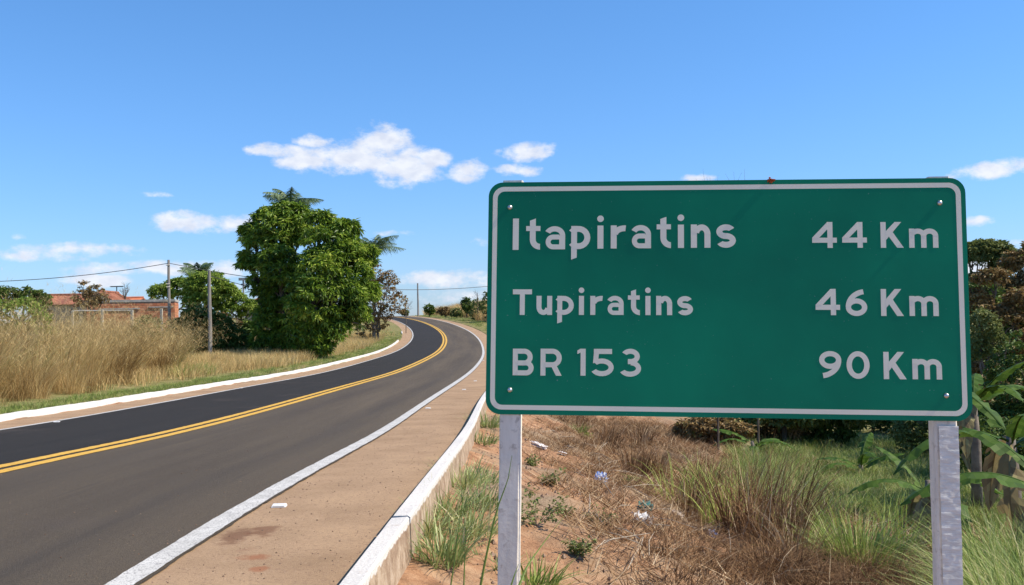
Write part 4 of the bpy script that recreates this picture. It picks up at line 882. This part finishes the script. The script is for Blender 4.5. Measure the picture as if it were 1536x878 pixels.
def banana(px, py, Y, sc, label, sd_, angs=None, nl=8, H=1.0):
    w_ = wpt(px, py, Y); g = onG(w_.x, Y); o = empty('banana_plant', g, 0, label, 'banana plant', 'banana plants in the hollow'); rr = random.Random(sd_)
    mb = MB(); mb.tube([(0, 0, -.2), (.02, 0, H * .6 * sc), (0, .02, H * sc)], [.11 * sc, .085 * sc, .05 * sc], 10); mb.build('pseudostem', MT['palmbark'], o, True)
    for k in range(nl):
        a = 6.283 * k / nl + rr.uniform(-.3, .3); me = BL[2] if k % 3 == 2 else BL[k % 2]
        l = bpy.data.objects.new('leaf', me); COL.objects.link(l); l.parent = o; l.location = (.05 * math.cos(a), .05 * math.sin(a), H * sc - rr.uniform(0, .25) * sc)
        l.rotation_euler = (rr.uniform(-.25, .25), rr.uniform(-.55, .15) + (.9 if me is BL[2] else 0), a); q = sc * rr.uniform(.8, 1.1); l.scale = (q, q, q)
        if me is BL[2]: l['label'] = 'dry hanging yellowed banana leaf'
    return o
banana(1392, 700, 17, .95, 'banana plant standing directly behind the right post', 51, H=1.1)
banana(1518, 700, 14.5, 1.15, 'large banana plant at the right edge with broad arching leaves', 52, H=1.6)
banana(1575, 640, 12.5, 1.1, 'banana plant cut off by the right edge of the photo', 53, H=1.2)
banana(1462, 640, 19, 1.0, 'banana plant with a dry yellow leaf arching by the sign corner', 56, H=2.2)
banana(1128, 650, 27, .8, 'far banana plant left of centre under the sign, half hidden in brown stalks', 60, H=.6, nl=8)
banana(1290, 655, 24, .8, 'low banana plant under the sign, left of the right post', 63, H=.5, nl=8)

# ================================================================== GRASS (left verge)
def grassobj(name, parts, mat, label, cat='grass', kind='stuff', **k):
    mb = MB()
    for (Vv, Q, tn, _) in parts: mb.add(Vv, Q, tone=tn)
    return mb.build(name, mat, label=label, cat=cat, kind=kind, **k)
c = scatter_lat(560, -17.5, -7.3, 8, 54, .9); c2 = scatter_lat(130, -8.3, -6.9, 9, 36, .9)
c = c[((c[:, 1] < 33) | (c[:, 0] / c[:, 1] < -.338)) & (LAT(c[:, 0], c[:, 1]) < -7.3 - 1.6 * (.5 + fbm(c[:, 1] * .5, c[:, 1] * 0, 3, 19)))]; c2 = c2[(c2[:, 1] < 30)]
hh = 2.1 + 1.1 * rng.random(len(c)) ** 1.2 + .52 + 2.2 * fbm(c[:, 0] * .35, c[:, 1] * .35, 3, 55); keep = c[:, 1] < 44
parts = [tufted(c, 105, .22, hh, .012, .22, .50, 5, (.0, .95), .62, wind=(.10, 0)), tufted(c2, 80, .26, 1.0 + .5 * rng.random(len(c2)), .008, .28, .32, 4, (.05, .65), .5, wind=(.05, 0))]
# feathery seed heads
Cs = parts[0][3][:, -1]; sel = rng.random(len(Cs)) < .40; Pp = Cs[sel] - np.array([0, 0, .05]); Pp = np.repeat(Pp, 3, 0) + rng.normal(0, .05, (sel.sum() * 3, 3)); n_ = len(Pp)
parts.append(blades(Pp, rng.uniform(0, 6.28, n_), rng.uniform(.12, .3, n_), np.full(n_, .007), np.full(n_, .5), np.full(n_, .6), 2, tone=np.clip(rng.normal(.72, .12, n_), 0, .88)))
grassobj('tall_dry_grass', parts, MT['dry'], 'tall straw coloured dry grass leaning over the left verge')
c = np.concatenate([scatter_lat(900, -13, -6.6, 48, 112, 1), scatter_lat(500, -18, -6.9, 29, 60, 1)])
parts = [tufted(c, 34, .5, .5 + .4 * rng.random(len(c)), .018, .3, .3, 3, (.3, .9), .4)]
c = scatter_lat(1500, 8.4, 24, 60, 235, 1); parts.append(tufted(c, 30, .7, (.7 + .6 * rng.random(len(c))) * (1 + c[:, 1] / 230), .04, .3, .3, 3, (.2, .9), .4))
c = scatter_lat(700, 10, 20, 110, 230, 1); parts.append(tufted(c, 40, .9, 1.1 + .9 * rng.random(len(c)), .06, .3, .35, 3, (.0, .8), .5))
c = scatter_lat(350, -26, -6, 104, 220, 1); parts.append(tufted(c, 24, .9, .6, .04, .3, .3, 3, (.2, .9), .4))
grassobj('dry_verge_grass', parts, MT['dry'], 'lower dry grass on the verges by the bend and beyond')
c = np.concatenate([scatter_lat(1500, -6.2, -LK - .32, 10, 42, .9), scatter_lat(1100, -6.8, -LK - .3, 40, 104, .9), scatter_lat(300, -7.4, -LK - .1, 100, 122)])
parts = [tufted(c, 22, .16, .13 + .10 * rng.random(len(c)), .010, .45, .3, 2, (.1, 1), .5)]
c = scatter_lat(520, 5.6, 8.2, 62, 215, 1); parts.append(tufted(c, 22, .4, .22, .03, .5, .3, 2, (.2, .8), .4))
grassobj('short_green_grass', parts, MT['green'], 'short green grass between the far kerb and the tall dry grass')
c = np.array([onG(*(wpt(x, 520, Y).xy)) for x, Y in ((300, 42), (294, 44), (310, 43), (268, 40))]); grassobj('green_tussock', [tufted(c, 150, .35, .75, .012, .4, .45, 4, (.4, .95))], MT['green'], 'yellow-green grass tussock before the dark bush', 'grass')

# ================================================================== SLOPE (right)
nD = 90000
y = 4.5 + 30 * rng.random(nD) ** 1.25; d = RK + .6 + 9 * rng.random(nD); x, yy = road_pt(d, y)
msk = fbm(x * .9, yy * .9, 4, 77) + .16 * np.minimum(d - RK - 1.35, 2.2); k = msk > (.02 + .12 * rng.random(nD) - .06); x, yy = x[k], yy[k]
P_ = np.stack([x, yy, GH(x, yy) + .01 + .10 * rng.random(len(x)) ** 2], -1)
LIT = np.array([tuple(gpt(*p)) for p in ((962, 786), (968, 768), (901, 724), (1014, 778), (808, 672), (843, 684), (1068, 808))])
def clear(P, rad=.20): return P[(np.hypot(P[:, None, 0] - LIT[None, :, 0], (P[:, None, 1] - LIT[None, :, 1] + .10) * .7) > rad).all(1)]
P_ = clear(P_, .24); n_ = len(P_)
v1 = blades(P_, rng.uniform(0, 6.28, n_), rng.uniform(.12, .45, n_), rng.uniform(.006, .014, n_), np.full(n_, .9), rng.uniform(-.15, .25, n_), 3)
c = scatter_lat(2400, RK + 1.7, RK + 9, 6, 34, 1.2); mk = fbm(c[:, 0] * .5, c[:, 1] * .5, 3, 91) > -.12; c = clear(c[mk], .55)
v2 = tufted(c, 30, .20, .12 + .26 * rng.random(len(c)) ** 1.5, .010, .8, .5, 3, (0, .8), .5)
grassobj('dead_grass_mat', [v1, v2], MT['debris'], 'brown dead grass cuttings matted over the soil slope')
# standing dry clumps
cl = [(3.15, 12.6), (3.4, 13.2), (3.0, 13.9), (3.3, 12.0), (2.75, 15.5), (3.1, 17), (2.2, 19), (2.8, 20), (1.9, 23), (5.6, 13.4), (5.9, 10.6), (2.4, 25), (3.2, 26), (1.7, 28), (4.6, 15.5)]
c = np.array([onG(a + rng.normal(0, .12), b_ + rng.normal(0, .2)) for a, b_ in cl for _ in range(3)])
h_ = np.repeat([1.5, 1.6, 1.35, .9, .8, .8, .7, .8, .6, .6, .5, .7, .8, .6, .8], 3)
grassobj('standing_dry_grass', [tufted(c, 62, .22, h_ * 1.12, .014, .2, .4, 4, (.05, .85), .5, wind=(.03, 0))], MT['debris'], 'standing dry grass stalks at the foot of the soil slope')
c = np.array([onG(a + rng.normal(0, .1), b_ + rng.normal(0, .1)) for a, b_ in ((3.75, 13.6), (3.55, 14.4), (2.95, 14.6), (4.2, 14.6), (2.6, 16.5), (3.2, 18), (3.7, 16.5), (4.9, 15.2), (4.4, 12.8), (5.0, 13.2), (5.2, 10.4))])
grassobj('yellow_green_grass', [tufted(c, 60, .25, .85 + .3 * rng.random(len(c)), .016, .28, .5, 5, (.5, 1), .5)], MT['lime'], 'yellow-green broad grass blades mixed among the dry stalks')
# heaped dead grass
c = np.array([onG(a + rng.normal(0, .3), b_ + rng.normal(0, .3)) for a, b_ in ((4.2, 11.2), (4.8, 10.4), (3.5, 11.2), (4.1, 10.2), (5.6, 11.2), (5.0, 12), (4.4, 9.2), (3.8, 9.6), (5.2, 9), (2.9, 11), (3.3, 10.2)) for _ in range(14)])
grassobj('dead_grass_heap', [tufted(c, 70, .28, .5 + .25 * rng.random(len(c)), .008, .55, .75, 4, (0, .75), .5)], MT['debris'], 'heaped matted dead grass at the lower right of the slope')
# green weeds in the hollow
c = []
for _ in range(2600):
    yv = 17 + 17 * rng.random(); xv = yv * (.22 + .30 * rng.random()); c.append(onG(xv, yv))
c = np.array(c); grassobj('weedy_green_grass', [tufted(c, 30, .26, .30 + .3 * rng.random(len(c)), .012, .45, .4, 3, (.3, .95), .5)], MT['green'], 'soft green weeds covering the hollow below the sign')
# right foreground long grass
c = np.array([onG(a, b_) for a, b_ in [(rng.uniform(3.6, 6.6), rng.uniform(7.2, 12)) for _ in range(260)] if .462 < a / b_ < .62] )
grassobj('long_green_grass', [tufted(c, 60, .25, 1.05 + .4 * rng.random(len(c)), .017, .30, .45, 5, (.3, 1), .5, wind=(-.06, 0))], MT['green'], 'long bright green grass right of the right post')

def tuft(px, py, n, spread, h, w, label, mat='blue_green', lean=.52, droop=.45, group=None, at_=None, tone=(.3, .7), cat='grass tuft'):
    if group: h *= 1.12; w *= 1.75; spread *= 1.5; n = int(n * 1.0); lean = .85; droop = .30
    g = at_ if at_ is not None else gpt(px, py); Vv, Q, tn, _ = tufted(np.array([[0, 0, 0.]]), n, spread, h, w, lean, droop, 5, tone, .55)
    tn = np.where(rng.random(len(tn) // 5).repeat(5) < .10, 1, np.minimum(tn, .86)); mb = MB(); mb.add(Vv, Q, tone=tn); o = mb.build('grass_tuft', MT[mat]); o.location = g - Vector((0, 0, .02))
    return tag(o, label, cat, group)
G_ = 'grass tufts along the outer side of the near kerb'
tuft(658, 842, 230, .13, .36, .008, 'largest grey-green grass tuft against the kerb, nearest the bottom', group=G_)
tuft(640, 800, 150, .10, .30, .008, 'grass tuft right against the kerb beside the largest tuft', group=G_)
tuft(700, 800, 210, .15, .34, .008, 'wide grass tuft between the kerb and the left post, lower', group=G_)
tuft(722, 760, 150, .14, .30, .008, 'grass tuft just left of the left post, middle height', group=G_)
tuft(668, 770, 170, .13, .32, .008, 'grass tuft on the kerb edge above the largest tuft', group=G_)
tuft(690, 728, 170, .15, .34, .009, 'grass tuft leaning on the kerb halfway to the sign bottom', group=G_)
tuft(722, 722, 110, .13, .26, .009, 'smaller tuft right of the halfway tuft', group=G_)
tuft(722, 664, 110, .16, .26, .012, 'low tuft beside the kerb just below the sign corner', group=G_)
tuft(728, 640, 160, .18, .38, .013, 'tuft tucked under the lower left corner of the sign', group=G_)
tuft(800, 880, 160, .12, .26, .009, 'grass tuft at the bottom right of the left post', 'green', group=G_)
tuft(742, 850, 90, .10, .22, .008, 'sparse tuft left of the foot of the left post', group=G_)
tuft(866, 650, 120, .22, .34, .016, 'bright green tuft under the sign edge on the upper slope', 'green', lean=.35)
tuft(1272, 818, 560, .34, 1.15, .019, 'big green grass clump in the hollow left of the right post', 'green', lean=.36, droop=.45, at_=onG(4.05, 12.0))
tuft(1240, 790, 160, .3, .85, .012, 'smaller green clump at the left of the big grass clump', 'green', at_=onG(4.35, 13.2))
tuft(1060, 640, 120, .3, 1.0, .014, 'pale yellow-green reed clump under the middle of the sign', 'green', at_=onG(3.3, 17.5), tone=(.6, .95))
# tall single blades in front of the posts
def stalk(P_, label, w=.009):
    P_ = [Vector(p) for p in P_]; n_ = len(P_); mb = MB(); Vv = []
    for i, p in enumerate(P_): s = w * (1 - .85 * i / (n_ - 1)) * .5; Vv += [tuple(p - Vector((s, 0, 0))), tuple(p + Vector((s * .3, -s * .6, 0))), tuple(p + Vector((s, 0, 0)))]
    mb.add(Vv, [q for i in range(n_ - 1) for q in ((3*i, 3*i+1, 3*i+4, 3*i+3), (3*i+1, 3*i+2, 3*i+5, 3*i+4))], tone=.42)
    mb.build('tall_grass', MT['green'], label=label, cat='grass')
def curve_px(pts, Y0, Y1):
    pts = np.array(pts, float); t = np.linspace(0, 1, len(pts)); q = np.linspace(0, 1, 14)
    X = np.interp(q, t, pts[:, 0]); Yp = np.interp(q, t, pts[:, 1]); return [wpt(a, b_, Y0 + (Y1 - Y0) * s) for a, b_, s in zip(X, Yp, q)]
stalk(curve_px([(716, 905), (728, 840), (745, 765), (762, 720), (768, 683)], 3.9, 3.95), 'long green grass blade crossing in front of the left post', .011)
stalk(curve_px([(770, 900), (790, 850), (815, 815), (848, 772)], 3.9, 4.3), 'dark grass blade slanting right of the left post', .012)
stalk(curve_px([(695, 900), (697, 840), (698, 800), (696, 770)], 4.2, 4.3), 'thin upright grass blade between the kerb and left post', .007)
stalk(curve_px([(676, 880), (685, 820), (692, 760), (705, 700)], 4.6, 4.7), 'tall thin grass blade over the kerb tufts', .007)
stalk(curve_px([(765, 884), (772, 862), (778, 846)], 3.9, 3.95), 'short dry grass blade at the foot of the left post', .008)

# small leafy weeds on the slope
def weed(px, py, h, n, label, mat='olive'):
    g = gpt(px, py); o = empty('leafy_weed', g, 0, label, 'weed', 'leafy weeds on the soil slope'); mb = MB(); P_ = []
    for k in range(n):
        a = rng.uniform(0, 6.28); l = h * rng.uniform(.5, 1); e = np.array([math.cos(a) * l * .7, math.sin(a) * l * .7, l * rng.uniform(.3, .9)]); mb.tube([(0, 0, 0), tuple(e * .5 + [0, 0, .02]), tuple(e)], [.003, .002, .001], 4)
        for s in np.linspace(.3, 1, 6): P_.append(e * s)
    mb.build('stems', MT['twig'], o); P_ = np.array(P_); Vv, T, tt = clusters(P_, 4, .045, .026, np.full(len(P_), .65), .2, .1); mb = MB(); mb.add(Vv, T=T, tone=tt); mb.build('leaves', MT[mat], o)
weed(828, 728, .22, 9, 'small leafy weed on bare soil right of the left post'); weed(805, 790, .42, 12, 'tall leafy weed next to the left post, lower slope')
weed(884, 660, .30, 12, 'bright green weed high on the slope under the sign', 'lime'); weed(900, 790, .24, 10, 'spreading weed left of the white bag'); weed(940, 728, .25, 9, 'weed above the teal bag')
weed(800, 700, .18, 8, 'tiny weed on the soil near the post top'); weed(870, 830, .16, 8, 'tiny weed at the lower slope middle'); weed(1215, 668, .5, 16, 'light green ferny weed in the hollow', 'lime'); weed(845, 775, .2, 8, 'small weed between the tall weed and the white bag')

# litter
def crumple(px, py, sx, sy, sz, mat, name, label, cat, sd_, nf=9):
    g = gpt(px, py); n_ = 18; u, v = np.meshgrid(np.linspace(-1, 1, n_), np.linspace(-1, 1, n_)); 
    r = 1 + .9 * fbm(u * 2 + sd_, v * 2, 4, sd_); X = u * sx * r; Yv = v * sy * r; Z = sz * (np.abs(fbm(u * 2.2 + sd_, v * 2.2, 4, sd_ + 5)) * 3.2 + .35 * (1 - u * u) * (1 - v * v)); mb = MB()
    mb.add(np.stack([X, Yv, Z + .015], -1).reshape(-1, 3), grid(n_, n_)); mb.add(np.stack([X * .96, Yv * .96, Z * .5 - .01], -1).reshape(-1, 3), grid(n_, n_)[:, ::-1])
    o = mb.build(name, mat, smooth=False); o.location = g + Vector((0, 0, .03)); o.scale = (1.0, 1.0, 1.25); o.rotation_euler = (0, R_(18), rng.uniform(-.5, .5)); tag(o, label, cat); return o
crumple(962, 786, .115, .07, .08, MT['plasticwhite'], 'plastic_bag', 'crumpled white plastic bag lying on the brown slope', 'litter', 3)
crumple(968, 768, .09, .07, .08, MT['plasticteal'], 'plastic_bag', 'crumpled teal plastic bag just above the white bag', 'litter', 14)
crumple(901, 724, .10, .05, .07, MT['plasticblue'], 'plastic_wrapper', 'blue and white crumpled wrapper on the soil slope', 'litter', 25)
crumple(1014, 778, .11, .07, .035, MT['card'], 'cardboard_scrap', 'pale cardboard scrap right of the teal bag', 'litter', 36)
crumple(808, 672, .14, .08, .03, MT['paper'], 'paper_scrap', 'dusty pinkish paper scrap right of the left post top', 'litter', 47)
crumple(843, 684, .07, .05, .02, MT['paper'], 'paper_scrap', 'tiny pale scrap on the upper slope', 'litter', 58)
crumple(1068, 808, .07, .05, .04, MT['plasticblue'], 'plastic_wrapper', 'small blue scrap half hidden in the dead grass', 'litter', 69)
def twig(a, b_, c_, label, r=.006):
    g = [gpt(*p) + Vector((0, 0, .09)) for p in (a, b_, c_)]; mb = MB(); mb.tube([tuple(q) for q in g], [r * .6, r, r * .5], 6); mb.build('dry_stick', MT['twig'], label=label, cat='stick')
twig((1000, 736), (1030, 752), (1046, 772), 'long pale stick lying across the dead grass right of the bags'); twig((942, 872), (950, 852), (962, 834), 'pale stick at the bottom of the slope', .005)
twig((1056, 805), (1080, 800), (1095, 806), 'short pale stick below the standing dry stalks')
n_ = 200; yq = 7 + 16 * rng.random(n_) ** 1.2; x, yy = road_pt(RK + 1.5 + 5 * rng.random(n_), yq); mb = MB()
for a, b_ in zip(x, yy):
    g = onG(a, b_); an = rng.uniform(0, 3.14); l = rng.uniform(.12, .38); d_ = Vector((math.cos(an), math.sin(an), rng.uniform(-.15, .3))) * l; p = g + Vector((0, 0, .10)); r0 = rng.uniform(.003, .007)
    mb.tube([tuple(p - d_), tuple(p + Vector((rng.normal(0, .03), rng.normal(0, .03), .03))), tuple(p + d_)], [r0, r0, r0 * .4], 4, tone=.5)
mb.build('scattered_sticks', MT['twig'], label='thin pale sticks and stalks scattered over the dead grass', cat='sticks', kind='stuff')
# road studs on the near shoulder
for (px, py, lb) in ((419, 760, 'white raised road stud nearest the camera, just off the edge line'), (642, 613, 'white road stud second nearest along the edge line'), (696, 585, 'third white road stud along the edge line'), (713, 572, 'fourth white road stud along the edge line, near the bend'), (725, 541, 'farthest white road stud at the apex of the bend'), (85, 634, 'white stud on the far shoulder at left'), (361, 583, 'white stud on the far edge line at centre left')):
    d_ = pix_dir(px, py); Yq = np.geomspace(3, 150, 4000); Zq = CAM_H + d_.z / d_.y * Yq; Xq = d_.x / d_.y * Yq; k = np.nonzero(Zq <= ZC(Yq))[0][0]
    o = empty('road_stud', (Xq[k], Yq[k], float(ZC(Yq[k])) + .001), R_(3), lb, 'road stud', 'white road studs beside the edge lines')
    L_, W_, H_ = .055, .045, .018; e = .014; mb = MB()
    mb.add([(-L_, -W_, 0), (L_, -W_, 0), (L_, W_, 0), (-L_, W_, 0), (-L_ + .006, -W_ + e, H_), (L_ - .006, -W_ + e, H_), (L_ - .006, W_ - e, H_), (-L_ + .006, W_ - e, H_)], [(0, 1, 5, 4), (1, 2, 6, 5), (2, 3, 7, 6), (3, 0, 4, 7), (4, 5, 6, 7)])
    mb.build('housing', MT['plasticwhite'], o)
    mb = MB(); mb.box((-L_ + .012, -W_ + .001, .004), (L_ - .012, -W_ + .006, .009)); mb.build('reflector', MT['card'], o)
# gravel and clods
mb = MB(); 
def rocks(P_, S_):
    o8 = np.array([(1,0,0),(-1,0,0),(0,1,0),(0,-1,0),(0,0,1),(0,0,-.5)], float); F8 = np.array([(0,2,4),(2,1,4),(1,3,4),(3,0,4),(2,0,5),(1,2,5),(3,1,5),(0,3,5)])
    n_ = len(P_); Vv = P_[:, None] + o8[None] * S_[:, None, None] * rng.uniform(.5, 1.2, (n_, 6, 3)); T = (np.arange(n_)[:, None, None] * 6 + F8[None]).reshape(-1, 3); return Vv.reshape(-1, 3), T
P_ = scatter_lat(9000, RK + .2, RK + 5, 5, 26, 1.4); Vv, T = rocks(P_, rng.uniform(.006, .042, len(P_)) * (rng.random(len(P_)) ** 3 + .2)); mb.add(Vv, T=T)
mb.build('soil_clods', MT['stone'], label='loose reddish clods and stones on the slope', cat='stones', kind='stuff')
mb = MB(); n_ = 5200; yq = 4 + 22 * rng.random(n_) ** 1.4; x, yy = road_pt(rng.uniform(LINE + .15, RK - .02, n_), yq); P_ = np.stack([x, yy, ZC(yq) + .001], -1); Vv, T = rocks(P_, .0018 + .007 * rng.random(n_) ** 7); mb.add(Vv, T=T)
n_ = 900; yq = 4.5 + 20 * rng.random(n_) ** 1.5; x, yy = road_pt(LINE - .1 - 3.4 * rng.random(n_) ** 2.2, yq); P_ = np.stack([x, yy, ZC(yq) + .013], -1); Vv, T = rocks(P_, .0025 + .007 * rng.random(n_) ** 6); mb.add(Vv, T=T)
mb.build('shoulder_gravel', MT['stone'], label='fine dark gravel scattered on the near sandy shoulder', cat='gravel', kind='stuff')
